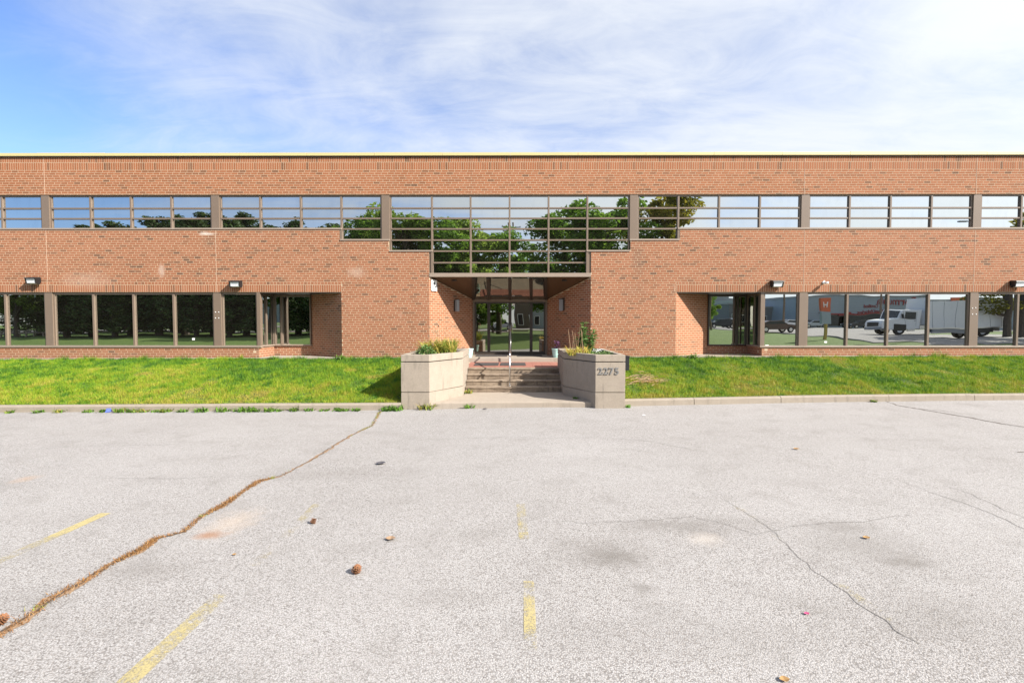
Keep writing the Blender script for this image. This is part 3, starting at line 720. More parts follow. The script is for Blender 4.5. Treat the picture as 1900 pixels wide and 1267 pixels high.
# terrace tiles
TZ = .766
MB().box(-2.6, 2.55, -1.84, .27, .2, TZ - .012).build('terrace_bed', M['mortar'], stp)
tm = bpy.data.meshes.new('tile'); bmx = bmesh.new(); bmesh.ops.create_cube(bmx, size=1)
for v in bmx.verts: v.co = Vector((v.co.x * .294, v.co.y * .294, v.co.z * .02))
bmx.to_mesh(tm); bmx.free(); tm.materials.append(M['tile'])
for ix in range(-5, 5):
    for iy in range(7):
        o = bpy.data.objects.new('tile', tm); link(o, stp); o.location = Vector((ix * .3 + .15, -1.68 + iy * .3, TZ - .010 + random.uniform(-.002, .002))) - stp.location
MB().prism([(XE0 + .15, .27), (XE1 - .15, .27), (XD1 + .05, EY - .11), (XD0 - .05, EY - .11)], .5, Z_FLOOR).build('door_slab', M['landing'], stp, bevel=.012)
MB().prism([(XE0 - .1, -.01), (XE0 + .149, .269), (XD0 - .06, EY - .1), (XD0 - .3, EY)], .5, Z_FLOOR - .01).build('slab_edge', M['landing'], stp)
for x in (-2.78, 2.60): MB().box(x, x + .16, -1.58, -.11, .3, 1.0).build('cheek_wall', M['kerb'], stp)
# planters
def planter(name, sx, label):
    T = 1.335; w = .13
    o = thing(name, (sx * 2.1, -3.2, 0), label, 'planter', 'concrete planters beside the steps')
    out = [(-2.79, -4.72), (-2.09, -4.72), (-1.385, -3.50), (-1.40, -1.6), (-2.79, -1.6)]
    inn = [(-2.66, -4.59), (-2.16, -4.59), (-1.515, -3.46), (-1.53, -1.73), (-2.66, -1.73)]
    if sx > 0: out = [(-x - .045 - (.035 if abs(x) < 2.2 and y < -4 else 0), y) for x, y in out][::-1]; inn = [(-x - .045, y) for x, y in inn][::-1]
    def inset(poly, d):
        c_ = (sum(p_[0] for p_ in poly) / 5, sum(p_[1] for p_ in poly) / 5); r = []
        for x, y in poly:
            L = math.hypot(x - c_[0], y - c_[1]); r.append((x - (x - c_[0]) / L * d, y - (y - c_[1]) / L * d))
        return r
    z1, z2 = .402, 1.155                    # centre heights of the two grooves
    # walls with rim: outer skin, top, inner skin
    def shell(a, b, top):
        n = 5; mb = MB(); mb.v = [(x, y, a) for x, y in out] + [(x, y, b) for x, y in out] + [(x, y, b) for x, y in inn] + [(x, y, a) for x, y in inn]
        for i in range(n):
            j = (i + 1) % n; mb.f += [(i, j, n + j, n + i), (n + i, n + j, 2*n + j, 2*n + i), (2*n + i, 2*n + j, 3*n + j, 3*n + i), (3*n + i, 3*n + j, j, i)]
        return mb
    shell(-.2, z1 - .010, 0).build('base_band', M['concrete'], o, bevel=.008)
    shell(z1 + .010, z2 - .010, 0).build('wall_band', M['concrete'], o, bevel=.008)
    shell(z2 + .010, T, 0).build('rim_band', M['concrete'], o, bevel=.012)
    go = inset(out, .03); gm = MB().prism(go, -.15, T - .2); gm.build('core', M['concrete'], o)
    MB().prism(inset(inn, .004), T - .19, T - .07).build('soil', M['soil'], o)
    return o
planter('planter', -1, 'angular concrete planter left of the entrance steps holding a yellowing clump')
planter('planter', 1, 'angular concrete planter marked 2275 right of the entrance steps')
# house number
hn = thing('house_number', (2.4, -4.72, .9), 'four dark metal digits 2275 fixed on the face of the right planter', 'house number')
def text_mesh(body, size, ext, off=0.0):
    cu = bpy.data.curves.new('t', 'FONT'); cu.body = body; cu.size = size; cu.extrude = ext; cu.offset = off; cu.align_x = 'CENTER'; cu.resolution_u = 5
    ob = bpy.data.objects.new('t', cu); COL.objects.link(ob)
    dg = bpy.context.evaluated_depsgraph_get(); me = bpy.data.meshes.new_from_object(ob.evaluated_get(dg))
    bpy.data.objects.remove(ob); return me
for i, ch in enumerate('2275'):
    me = text_mesh(ch, .235, .008, .004); me.materials.clear(); me.materials.append(M['digit'])
    X, Z = P(1113.5 + 10.3 * i, 694.0, -4.72)
    bmx = bmesh.new(); bmx.from_mesh(me)
    for sx_, sz_, w_, h_ in {'2': [(.058, .03, .014, .05)], '7': [(-.056, .142, .014, .05)], '5': []}[ch]:
        mt = Matrix.Translation((sx_, sz_, 0)) @ Matrix.Diagonal((w_, h_, .014, 1)); bmesh.ops.create_cube(bmx, size=1, matrix=mt)
    bmx.to_mesh(me); bmx.free()
    o = bpy.data.objects.new('digit', me); link(o, hn); o.rotation_euler = (R(90), 0, 0); o.location = Vector((X, -4.729, Z - .006)) - hn.location
# black mailbox on the side of the right planter
mbx = thing('mailbox', (2.82, -4.5, .85), 'flat black box mounted on the right side of the right planter', 'box')
x0 = 2.752; Z1, Z0 = P(1160, 661, -4.55)[1], P(1160, 687, -4.55)[1]
MB().box(x0, x0 + .125, -4.58, -4.28, Z0, Z1).build('body', M['black'], mbx, bevel=.008)
MB().box(x0 + .004, x0 + .132, -4.588, -4.27, Z1 - .035, Z1 + .012).build('lid', M['black'], mbx, bevel=.005)
# handrail, end-on
hr = thing('handrail', (-.09, -2.9, .316), 'slim steel handrail running up the middle of the steps', 'handrail')
hx = -.12
MB().tube([(hx, -2.86, .316), (hx, -2.86, 1.25)], .021, 10).build('post', M['silver'], hr, smooth=True)
MB().tube([(hx, .05, TZ), (hx, .05, 1.78)], .021, 10).build('post', M['silver'], hr, smooth=True)
MB().tube([(hx, -3.0, 1.20), (hx, -2.9, 1.262), (hx, -.9, 1.72), (hx, -.05, 1.80), (hx, .12, 1.80)], .022, 10).build('rail', M['silver'], hr, smooth=True)
for y, z in ((-2.86, .316), (.05, TZ)): MB().lathe([(.05, 0), (.05, .012), (.024, .016)], (hx, y, z), 14).build('flange', M['silver'], hr)
# door mats
def floor_mat(x0, x1, y0, y1, z, label):
    o = MB().box(x0, x1, y0, y1, z + .002, z + .014).build('door_mat', M['mat'], bevel=.004); tag(o, label, 'mat', 'mats in front of the doors')
floor_mat(-1.28, -.50, -1.30, -.25, TZ + .004, 'dark mat on the red tiles left of the handrail'); floor_mat(-.44, .38, -1.30, -.25, TZ + .004, 'dark mat on the red tiles under the handrail')
floor_mat(-1.42, -.25, 1.02, 1.72, Z_FLOOR, 'black mat on the slab before the left door'); floor_mat(.12, 1.05, 1.02, 1.72, Z_FLOOR, 'black mat on the slab before the right door')

# ------------------------------------------------------------ plants
def blades(pos, h, w, lean, tint, curve=.35, seg=1):
    """pos (n,3), arrays h, w, lean: tapering blades as one or more bent pieces -> V, F (quads then tips as tris collapsed)"""
    n = len(pos); az = np.random.uniform(0, 2 * np.pi, n); fa = np.random.uniform(0, 2 * np.pi, n)
    d = np.stack([np.cos(az), np.sin(az), np.zeros(n)], 1); s = np.stack([np.cos(fa), np.sin(fa), np.zeros(n)], 1)
    tip = pos + d * (h * lean)[:, None] + np.array([0, 0, 1]) * (h * np.sqrt(np.clip(1 - lean ** 2, .05, 1)))[:, None]
    Vv = np.empty((n, 3, 3)); Vv[:, 0] = pos - s * (w / 2)[:, None]; Vv[:, 1] = pos + s * (w / 2)[:, None]; Vv[:, 2] = tip
    return Vv.reshape(-1, 3), np.arange(3 * n).reshape(n, 3), np.repeat(tint, 3)
def lawn_blades(x0, x1, dens):
    A = (x1 - x0) * 4.9; n = int(A * dens)
    x = np.random.uniform(x0, x1, n); s = np.random.uniform(0, 1, n)
    ky = np.interp(x, [a for a, _ in KPTS], [b for _, b in KPTS]) + KW
    y = ky + (-.09 - ky) * s
    keep = np.random.uniform(0, 1, n) < (-ky / 4.9)
    inrec = ((x > XREC['l0'] - .05) & (x < XREC['l1'] + .05) | (x > XREC['r0'] - .05) & (x < XREC['r1'] + .05)) & (y > -.17)
    keep &= ~inrec
    x, y = x[keep], y[keep]; n = len(x)
    z = np.array([lawn_z(a, b) for a, b in zip(x, y)]) - .012
    def nz(sc, off): return np.array([mnoise.noise(Vector((a * sc, b * sc, off))) for a, b in zip(x, y)])
    n1_, n2_ = nz(.55, 3.3), nz(2.6, 9.1)
    s2 = (y - ky[keep]) / (-ky[keep])
    fz = .55 + .42 * n1_ + .42 * n2_ + np.random.normal(0, .17, n) + .42 * (.42 - s2) * np.where(x < 0, 1.0, .55)
    # the dry patch beside the right planter
    dd = np.hypot((x - 3.75) / .9, (y + 2.9) / .8); fz += np.where(dd < 1, .42 * (1 - dd), 0)
    n3_ = nz(5.5, 21.7); dry = nz(1.1, 40.2); fz = np.where(dry > .33, fz + (dry - .33) * 1.6, fz); fz = np.where(n3_ > .38, fz - .35, fz)
    h = np.random.uniform(.03, .10, n) * (1 + .8 * n2_) * np.where(n3_ > .36, 1.7, 1.0) * np.where(dry > .38, .6, 1.0) * np.where(s2 > .93, 1.35, 1.0); w = np.random.uniform(.007, .014, n)
    return blades(np.stack([x, y, z], 1), h, w, np.random.uniform(.1, .85, n), np.clip(fz, 0, 1))
for x0, x1 in ((-19.5, -2.8), (2.78, 19.5)):
    Vb, Fb, Tb = lawn_blades(x0, x1, 3000); o = npmesh('grass', Vb, Fb, M['grass'], tint=Tb); tag(o, kind='stuff')
    tag(o, 'short sunlit yellow-green grass on the slope %s of the entrance' % ('left' if x0 < 0 else 'right'), 'grass')
def straps(n, L, w, spread, rr, seg=5, up=.9):
    """arching strap leaves from a clump"""
    Vv, Ff, T = [], [], []
    for i in range(n):
        a = random.uniform(0, 2 * math.pi); d = Vector((math.cos(a), math.sin(a), 0)); s = Vector((-d.y, d.x, 0))
        r0 = Vector((random.uniform(-rr, rr), random.uniform(-rr, rr), 0)); l = L * random.uniform(.6, 1.1); sp = spread * random.uniform(.4, 1.2); b = len(Vv); tt = random.random()
        for k in range(seg + 1):
            f = k / seg; p_ = r0 + d * (sp * f ** 1.3 * l) + Vector((0, 0, up * l * (f - .55 * f * f * (sp + .35))))
            ww = w * (1 - f ** 2 * .95) * .5; Vv += [tuple(p_ - s * ww), tuple(p_ + s * ww)]; T += [min(1, tt * .75 + f * .3)] * 2
        for k in range(seg): Ff.append((b + 2*k, b + 2*k + 1, b + 2*k + 3, b + 2*k + 2))
    return Vv, Ff, T
def leafs(pts, size, droop=.2):
    Vv, Ff, T = [], [], []
    for p_, d in pts:
        p_ = Vector(p_); d = Vector(d).normalized(); s = d.cross(Vector((0, 0, 1))); s = s.normalized() if s.length > .01 else Vector((1, 0, 0)); L = size * random.uniform(.6, 1.2); b = len(Vv); tt = random.random()
        nrm = d.cross(s)
        s = (s + nrm * random.uniform(-.5, .5)).normalized()
        Vv += [tuple(p_), tuple(p_ + d * L * .45 + s * L * .26), tuple(p_ + d * L + Vector((0, 0, -droop * L))), tuple(p_ + d * L * .45 - s * L * .26)]
        Ff.append((b, b + 1, b + 2, b + 3)); T += [tt] * 4
    return Vv, Ff, T
SOILZ = 1.265
# left planter
pl = thing('daylily_clump', (-2.02, -3.4, SOILZ), 'yellow-green strap-leaved clump with dry seed stalks in the left planter', 'plant')
a, b, c_ = straps(420, .78, .026, .66, .40); npmesh('leaves', a, b, M['daylily'], pl, c_)
a, b, c_ = straps(110, .72, .022, .40, .16); npmesh('leaves', a, b, M['weed'], pl, c_, (.25, .1, 0))
sm = MB(); hd = MB()
for i in range(26):
    x, y = random.uniform(-.38, .40), random.uniform(-.25, .25); h = random.uniform(.55, .84); lx, ly = random.uniform(-.12, .12), random.uniform(-.1, .1)
    sm.tube([(x, y, 0), (x + lx * .5, y + ly * .5, h * .6), (x + lx, y + ly, h)], [.005, .004, .003], 4)
    hd.lathe([(.004, 0), (.014, .02), (.012, .05), (.003, .065)], (x + lx, y + ly, h - .01), 6)
for mb_, nm in ((sm, 'stalk'), (hd, 'seed_head')):
    mb_.v = [tuple(Vector(v) + pl.location) for v in mb_.v]; tag(mb_.build(nm, M['twig'], pl), kind='stuff' if nm == 'seed_head' else None)
bu = thing('leafy_bush', (-2.30, -4.02, SOILZ), 'small round fresh green bush at the left end of the left planter', 'plant')
pts = []
for i in range(520):
    d = Vector((random.gauss(0, 1), random.gauss(0, 1), abs(random.gauss(0, 1)))).normalized(); r = random.uniform(.1, .27)
    pts.append((d * r * random.uniform(.85, 1.1) + Vector((0, 0, .0)), d + Vector((random.gauss(0, .5), random.gauss(0, .5), random.gauss(0, .4)))))
a, b, c_ = leafs(pts, .085); npmesh('leaves', a, b, M['plant'], bu, c_)
bs = MB()
for i in range(9): bs.tube([bu.location, bu.location + Vector((random.uniform(-.12, .12), random.uniform(-.12, .12), .15))], .004, 4)
bs.build('stem', M['twig'], bu)
# right planter
mw = thing('leafy_stalk_plant', (1.93, -3.25, SOILZ), 'tall plant with upright stems of pointed grey-green leaves in the right planter', 'plant')
st = MB(); pts = []
for sx_, sy_, h, lx in ((-.02, 0, .86, .02), (.05, .12, .74, -.02), (.16, -.05, .50, .09), (.22, .08, .66, .05), (.02, -.14, .44, -.05), (.12, .1, .40, .1), (-.1, .05, .45, -.06)):
    prev = []
    for k in range(9):
        f = k / 8; p_ = Vector((sx_ + lx * f, sy_, h * f)); prev.append(tuple(p_ + mw.location))
    st.tube(prev, [.008 - .0006 * k for k in range(9)], 5)
    k = 0; z = .05
    while z < h:
        for q in range(3):
            a_ = k * 1.9 + q * 2.1; d = Vector((math.cos(a_), math.sin(a_), random.uniform(.15, .7)))
            pts.append((Vector((sx_ + lx * z / h, sy_, z)), d))
        z += .033; k += 1
st.build('stem', M['plant'], mw); a, b, c_ = leafs(pts, .17, .25); npmesh('leaves', a, b, M['plant'], mw, c_)
dl = thing('dry_daylily', (1.70, -3.75, SOILZ), 'low clump of yellow and orange withering strap leaves in the right planter', 'plant')
a, b, c_ = straps(240, .44, .022, .7, .28); npmesh('leaves', a, b, M['daylily'], dl, [min(1, x * .7 + .35) for x in c_])
sk = MB()
for i in range(14):
    x, y = random.uniform(-.22, .18), random.uniform(-.2, .2); h = random.uniform(.4, .75); lx = random.uniform(-.1, .1)
    sk.tube([tuple(dl.location + Vector((x, y, 0))), tuple(dl.location + Vector((x + lx, y, h)))], [.005, .003], 4)
sk.build('stalk', M['twig'], dl)
fl = thing('white_flower_patch', (2.30, -3.5, SOILZ), 'low green ground plants with small white flowers at the right planter back', 'plant')
pts = [((random.uniform(-.3, .3), random.uniform(-.6, .5), random.uniform(.0, .08)), (random.gauss(0, 1), random.gauss(0, 1), random.uniform(.2, 1))) for i in range(420)]
a, b, c_ = leafs(pts, .06); npmesh('leaves', a, b, M['plant'], fl, c_)
pts = [((random.uniform(-.16, .10), random.uniform(-.3, .2), random.uniform(.08, .16)), (random.gauss(0, 1), random.gauss(0, 1), random.uniform(.0, .6))) for i in range(70)]
a, b, c_ = leafs(pts, .05); tag(npmesh('flowers', a, b, M['petal'], fl, c_), kind='stuff')
# weeds in the kerb joint
WL = 'small green weed tuft growing from the gutter along the left kerb'
def weed(x, y, z, s, label=WL, group='weeds along the kerb', dry=0):
    o = thing('weed', (x, y, z), label, 'weed', group)
    s *= random.uniform(.6, 1.2)
    a, b, c_ = straps(int(16 + 24 * s), .17 * s + .04, .028, .8, .05 + .07 * s, 3, .95); npmesh('leaves', a, b, M['weed'], o, [min(1, q * .7 + dry) for q in c_])
for px, s, dry in ((8, 1, 0), (40, .8, .2), (92, 1.25, .1), (127, 1.1, .4), (178, .8, .1), (204, .7, 0), (236, 1.2, .3), (258, 1, .2), (277, 1.25, .45), (299, .9, .1), (316, .8, .3), (348, 1.2, 0), (382, 1.2, 0), (420, 1.4, .05),
                    (447, .9, 0), (462, 1.2, 0), (479, 1.1, 0), (502, 1.3, .1), (520, .9, 0), (548, 1, .1), (575, 1, 0), (603, 1, .1), (628, 1.3, 0), (640, 1, .1), (660, 1, 0), (718, 1.3, 0), (735, 1.4, 0)):
    x, _ = G(px, 762); weed(x, kerb_y(x) - .035 - random.uniform(0, .05), lot(x), s * .95, dry=dry)
x, y = G(793, 758); weed(x, -4.76, lot(x), 1.9, 'ochre weed tuft at the front corner of the left planter', None, .45)
x, y = G(873, 755); weed(x, -4.60, lot(x), 1.2, 'low green weed at the front edge of the landing', None, .1)
weed(-1.28, -3.12, .16, 1.0, 'yellow weed in the corner of the lowest step', None, .5)
x, y = G(1154, 751); weed(x, -4.60, lot(x), .8, 'small dark green weed at the foot of the right planter', None, 0)
weed(1.62, -4.05, .14, .8, 'green weed between landing and right planter', None, .1)
x, y = G(1618, 745); weed(x, kerb_y(x) - .03, lot(x), .7, 'tiny yellow weed at the foot of the right kerb', None, .4)
px_ = thing('yellow_weed', (P(447, 657, -.15)[0], -.14, wall_z(-9) + .0), 'yellow flowering weed against the low brick wall left', 'weed')
a, b, c_ = straps(22, .28, .02, .5, .05, 4, 1.0); npmesh('leaves', a, b, M['daylily'], px_, c_)
for px in (405 + 102, 630, 1283, 1320):  # taller tufts at the wall foot
    X = P(px, 660, -.2)[0]; weed(X, -.2, lawn_z(X, -.2) - .02, 1.5, {507: 'green tuft at the foot of the left window recess', 630: 'green tuft at the brick corner right of the left recess', 1283: 'green tuft at the foot of the sunlit slanted wall', 1320: 'green tuft under the right recess window'}[px], None, 0)

# ------------------------------------------------------------ small fittings on the building
def wall_lamp(px, py, label):
    X, Z = P(px, py, -.1)
    o = thing('wall_lamp', (X, 0, Z), label, 'wall lamp', 'floodlights above the lower windows')
    MB().box(X - .17, X + .17, -.05, -.003, Z - .06, Z + .12).build('back_plate', M['black'], o, bevel=.008)
    MB().extrude([(-.05, Z + .125), (-.24, Z + .095), (-.25, Z + .065), (-.05, Z + .07)], 'x', X - .185, X + .185).build('hood', M['black'], o)
    MB().extrude([(-.05, Z + .068), (-.215, Z + .063), (-.18, Z - .09), (-.05, Z - .11)], 'x', X - .15, X + .15).build('lens', M['lens'], o, bevel=.012)
    for q_ in (-.18, .152): MB().extrude([(-.05, Z + .069), (-.225, Z + .064), (-.19, Z - .10), (-.05, Z - .12)], 'x', X + q_, X + q_ + .028).build('side_frame', M['black'], o)
    return o
for q in ((62, 521, 'floodlight over the lower windows at the far left edge'), (438, 527, 'floodlight over the left window recess'), (1441, 527, 'floodlight over the right window recess'), (1888, 527, 'floodlight at the far right edge')): wall_lamp(*q)
X, Z = P(1530, 525, -.05); sc_ = thing('security_camera', (X, 0, Z), 'small white camera on the bricks right of the recess floodlight', 'camera')
MB().lathe([(.05, 0), (.05, .03), (.03, .035)], (0, 0, 0), 12).build('mount', M['white'], sc_, origin=(0, 0, 0)).rotation_euler = (R(90), 0, 0)
sc_.children[0].location = (0, -.002, .02)
MB().tube([(X, -.03, Z + .02), (X + .01, -.11, Z)], .018, 8).build('arm', M['white'], sc_)
MB().box(X - .035, X + .045, -.21, -.09, Z - .035, Z + .035).build('body', M['white'], sc_, bevel=.012)
MB().lathe([(.022, 0), (.022, .012)], (X + .005, -.2, Z), 10).build('lens', M['black'], sc_)
def on_wall(a, b, f, off):                  # a point along a slanted wall, moved off its face
    a, b = Vector(a), Vector(b); u = (b - a).normalized(); p_ = a + (b - a) * f; return p_, u
def sconce(a, b, f, z, flip, label):
    p_, u = on_wall(a, b, f, 0); n = Vector((u.y, -u.x)) * (1 if flip else -1)
    o = thing('wall_sconce', (p_.x, p_.y, z), label, 'wall lamp', 'sconces beside the doors')
    def bx(l0, l1, d0, d1, z0, z1, nm, mt):
        q = [p_ + u * l0 + n * d0, p_ + u * l1 + n * d0, p_ + u * l1 + n * d1, p_ + u * l0 + n * d1]
        MB().prism([(k.x, k.y) for k in (q if not flip else q[::-1])], z + z0, z + z1).build(nm, mt, o, bevel=.004)
    bx(-.075, .075, .001, .06, -.2, .2, 'back_box', M['bronze_dark']); bx(-.065, .065, .061, .15, -.21, .21, 'diffuser', M['grey']); bx(-.08, .08, .055, .165, .211, .235, 'cap', M['bronze_dark'])
sconce((XE0, 0), (XD0, EY), .56, P(845, 567, 1.0)[1], True, 'grey sconce on the shaded left wall of the entrance'); sconce((XE1, 0), (XD1, EY), .60, P(1048, 566, 1.0)[1], False, 'grey sconce on the right wall of the entrance')
# white notice / keypad plate at the top of the left entrance wall
p_, u = on_wall((XE0, 0), (XD0, EY), .085, 0); n = Vector((u.y, -u.x)); Z = P(801, 530, .2)[1]
kb = thing('keypad_box', (p_.x, p_.y, Z), 'white box with two black marks at the top of the left entrance wall', 'box')
q = [p_ - u * .13 + n * .002, p_ + u * .13 + n * .002, p_ + u * .13 + n * .05, p_ - u * .13 + n * .05]
MB().prism([(k.x, k.y) for k in q[::-1]], Z - .19, Z + .19).build('case', M['white'], kb, bevel=.008)
for du, dz, r in ((-.02, .07, .04), (.06, -.04, .03), (.0, .02, .02)):
    q = [p_ + u * (du - r) + n * .0505, p_ + u * (du + r) + n * .0505, p_ + u * (du + r) + n * .056, p_ + u * (du - r) + n * .056]
    MB().prism([(k.x, k.y) for k in q[::-1]], Z + dz - r, Z + dz + r).build('black_mark', M['black'], kb)
def pot(x, y, z, label, plant):
    o = thing('flower_pot', (x, y, z), label, 'pot', 'teal pots beside the doors')
    MB().lathe([(.10, 0), (.125, .08), (.15, .27), (.165, .275), (.165, .32), (.145, .32), (.14, .27), (.0, .265)], (x, y, z), 24).build('pot_body', M['teal'], o, smooth=False)
    MB().lathe([(.138, .0), (.138, .005)], (x, y, z + .268), 18).build('soil', M['soil'], o)
    return o
pot(P(870, 650, .55)[0], .55, Z_FLOOR, 'pale teal flower pot at the left end of the door slab', 0)
pr_ = pot(P(1032, 650, .55)[0] , .55, Z_FLOOR, 'pale teal flower pot half hidden behind the right planter', 1)
pp = thing('purple_plant', (pr_.location.x + .05, .55, Z_FLOOR + .27), 'dark purple leafy plant in the right teal pot', 'plant')
pts = [((random.uniform(-.1, .1), random.uniform(-.1, .1), random.uniform(.02, .3)), (random.gauss(0, 1), random.gauss(0, 1), random.uniform(.2, 1.2))) for i in range(90)]
a, b, c_ = leafs(pts, .09); npmesh('leaves', a, b, M['purple'], pp, c_)
# paper notes on the glass
def note(px, py, w, h, Y, label):
    X, Z = P(px, py, Y); o = MB().box(X - w / 2, X + w / 2, Y - .003, Y - .001, Z - h / 2, Z + h / 2).build('paper_note', M['white']); tag(o, label, 'note', 'paper notes on the windows')
for q in ((1423, 642, .12, .08, GY, 'paper note low in the window right of the right recess'), (1532, 634.5, .09, .06, GY, 'small paper note low in the window with the sign reflected'), (1757, 640, .15, .06, GY, 'wide paper note in the last pane before the right column'), (359, 629, .09, .07, GY, 'white paper note low in the dark left window'),
          (952.5, 564, .09, .11, EY - .006, 'white sticker at the top of the right door'), (1009, 560, .07, .07, EY - .006, 'white sticker at the top of the right sidelight')): note(*q)
# grey bolts and plates on two lower columns
for px, py in ((400, 579), (406, 579), (400, 590), (406, 590), (1804, 572), (1810, 571), (1804, 583), (1811, 583)):
    X, Z = P(px, py, .018); MB().lathe([(.016, 0), (.016, .012), (.004, .016)], (0, 0, 0), 8)
    MB().box(X - .014, X + .014, .006, .017, Z - .014, Z + .014).build('bolt', M['white'], bld, bevel=.004)

# ------------------------------------------------------------ things lying on the lot
def ribbon_flat(name, pts, widths, mat, dz=.004, jit=.0, kind='structure', wear=None):
    mb = MB(); P3 = [Vector((x, y, 0)) for x, y in pts]; out = []; W_ = []
    for (a, b), (wa, wb) in zip(zip(P3, P3[1:]), zip(widths, widths[1:])):
        n = max(2, int((b - a).length / .05))
        for k in range(n): out.append(a.lerp(b, k / n)); W_.append(wa + (wb - wa) * k / n)
    out.append(P3[-1]); W_.append(widths[-1]); L = 0
    for i, p_ in enumerate(out):
        d = (out[min(i + 1, len(out) - 1)] - out[max(i - 1, 0)]).normalized(); s = Vector((-d.y, d.x, 0))
        q = p_ + s * jit * mnoise.noise(Vector((i * .35, len(pts) * 3.7, widths[0] * 50)))
        w1 = W_[i] * (.5 + (.35 * mnoise.noise(Vector((i * .5, 3.1, widths[0] * 90))) if jit else 0)); w2 = W_[i] * (.5 + (.35 * mnoise.noise(Vector((i * .5, 8.1, widths[0] * 90))) if jit else 0))
        for e in (q - s * w2, q + s * w1): mb.v.append((e.x, e.y, lot(e.x) + dz))
    mb.f = [(2*i, 2*i + 1, 2*i + 3, 2*i + 2) for i in range(len(out) - 1)]
    o = mb.build(name, mat); tag(o, kind=kind); return o, out, W_
crk = [(705, 764), (690, 790), (655, 806), (628, 822), (570, 858), (520, 884), (480, 893), (446, 916), (414, 938), (375, 958), (340, 987), (290, 1000), (265, 1018), (205, 1048), (150, 1082), (95, 1110), (62, 1137), (0, 1178), (-60, 1215)]
cw = [.04, .03, .05, .05, .045, .018, .075, .014, .075, .025, .012, .045, .06, .045, .065, .085, .06, .085, .07]
o, cpts, cwid = ribbon_flat('pavement_crack', [G(*q) for q in crk], cw, M['dirt'], .004, .05)
o2, _, _ = ribbon_flat('pavement_crack', [G(*q) for q in crk], [w * .2 + .004 for w in cw], M['crack'], .008, .05)
pos, hh, tt = [], [], []
cl1, cl2, cl3 = G(480, 893), G(418, 936), G(265, 1018)
for i, (p_, w_) in enumerate(zip(cpts, cwid)):
    f = i / len(cpts); green = f < .30 or random.random() < .09
    dn = mnoise.noise(Vector((i * .12, 0, 5))) + (.35 if f > .55 or f < .3 else -.05)
    for k in range(int(max(0, (26 if f > .55 or f < .3 else 9) * dn + (26 if f > .62 else 3 if f > .5 else 0) + sum(60 for q_ in (cl1, cl2, cl3) if (p_.x - q_[0]) ** 2 + (p_.y - q_[1]) ** 2 < .05)))):
        r = random.gauss(0, w_ * .33); pos.append((p_.x + r + random.uniform(-.03, .03), p_.y + random.gauss(0, w_ * .33), lot(p_.x) + .004)); hh.append(random.uniform(.012, .045))
        tt.append(random.uniform(.9, 1) if (green and random.random() < .75) else random.uniform(0, .8))
Vb, Fb, Tb = blades(np.array(pos), np.array(hh), np.random.uniform(.004, .010, len(pos)), np.random.uniform(.5, .99, len(pos)), np.array(tt))
o = npmesh('dry_grass', Vb, Fb, M['deadgrass'], tint=Tb); tag(o, 'dry brown and green grass filling the long crack across the lot', 'grass', kind='stuff')
for pts, w in (([(1640, 743), (1665, 752), (1735, 764), (1800, 775), (1862, 787), (1920, 795)], [.015, .03, .04, .05, .04, .03]), ([(1690, 757), (1745, 762), (1790, 768)], [.01, .02, .01]),
               ([(1655, 886), (1730, 915), (1790, 932), (1830, 950), (1900, 980), (1960, 1000)], [.006, .012, .014, .016, .016, .014]), ([(1745, 898), (1800, 916), (1850, 940), (1905, 962)], [.006, .01, .012, .010]),
               ([(1338, 925), (1400, 960), (1440, 990), (1500, 1050), (1560, 1095), (1640, 1150), (1700, 1195)], [.006, .010, .010, .012, .012, .014, .01]),
               ([(0, 838), (80, 832), (170, 827), (260, 826), (350, 824)], [.006, .012, .012, .012, .006]), ([(170, 885), (240, 887), (330, 888), (420, 884), (520, 884)], [.004, .010, .010, .008, .006]),
               ([(760, 817), (850, 814), (930, 811), (1010, 812), (1120, 812), (1200, 818), (1260, 830), (1300, 837)], [.006, .012, .014, .010, .012, .012, .012, .006]),
               ([(1000, 966), (1080, 970), (1180, 968), (1290, 958), (1400, 990), (1480, 975), (1600, 966), (1690, 955)], [.004, .008, .008, .01, .008, .008, .01, .006]),
               ([(1885, 838), (1910, 839)], [.03, .03])):
    near_kerb = pts[0][0] in (1640, 1690, 1885); ribbon_flat('pavement_crack', [G(*q) for q in pts], [v * (1.0 if near_kerb else .5) for v in w], M['crack' if near_kerb else 'hair'], .004, .05)
def paint_line(pts, w, wear):
    o, out, _ = ribbon_flat('parking_line', [G(*q) for q in pts], [w] * len(pts), M['paint'], .004)
    n = len(o.data.vertices); a = o.data.attributes.new('tint', 'FLOAT', 'POINT')
    vals = []
    for i in range(n):
        f = (i // 2) / max(1, n // 2 - 1); k = f * (len(wear) - 1); j = min(int(k), len(wear) - 2); vals.append(wear[j] + (wear[j + 1] - wear[j]) * (k - j))
    a.data.foreach_set('value', vals)
paint_line([(196, 952), (0, 1040), (-80, 1078)], .12, [.50, .50, .44, .30, .28, .28])
paint_line([(412, 1103), (238, 1264), (190, 1310)], .13, [.28, .33, .39, .42, .40, .40])
paint_line([(966, 935), (972, 1000)], .10, [.34, .28, .34]); paint_line([(981, 1078), (984, 1190), (986, 1267)], .085, [.34, .31, .38, .48, .24, .16, .16])
paint_line([(1345, 925), (1400, 962), (1440, 995), (1520, 1060), (1570, 1092), (1680, 1172), (1740, 1215)], .08, [.10, .24, .14, .16, .08, .2, .25, .1])
paint_line([(588, 935), (540, 985), (470, 1050)], .09, [.34, .25, .2, .26])
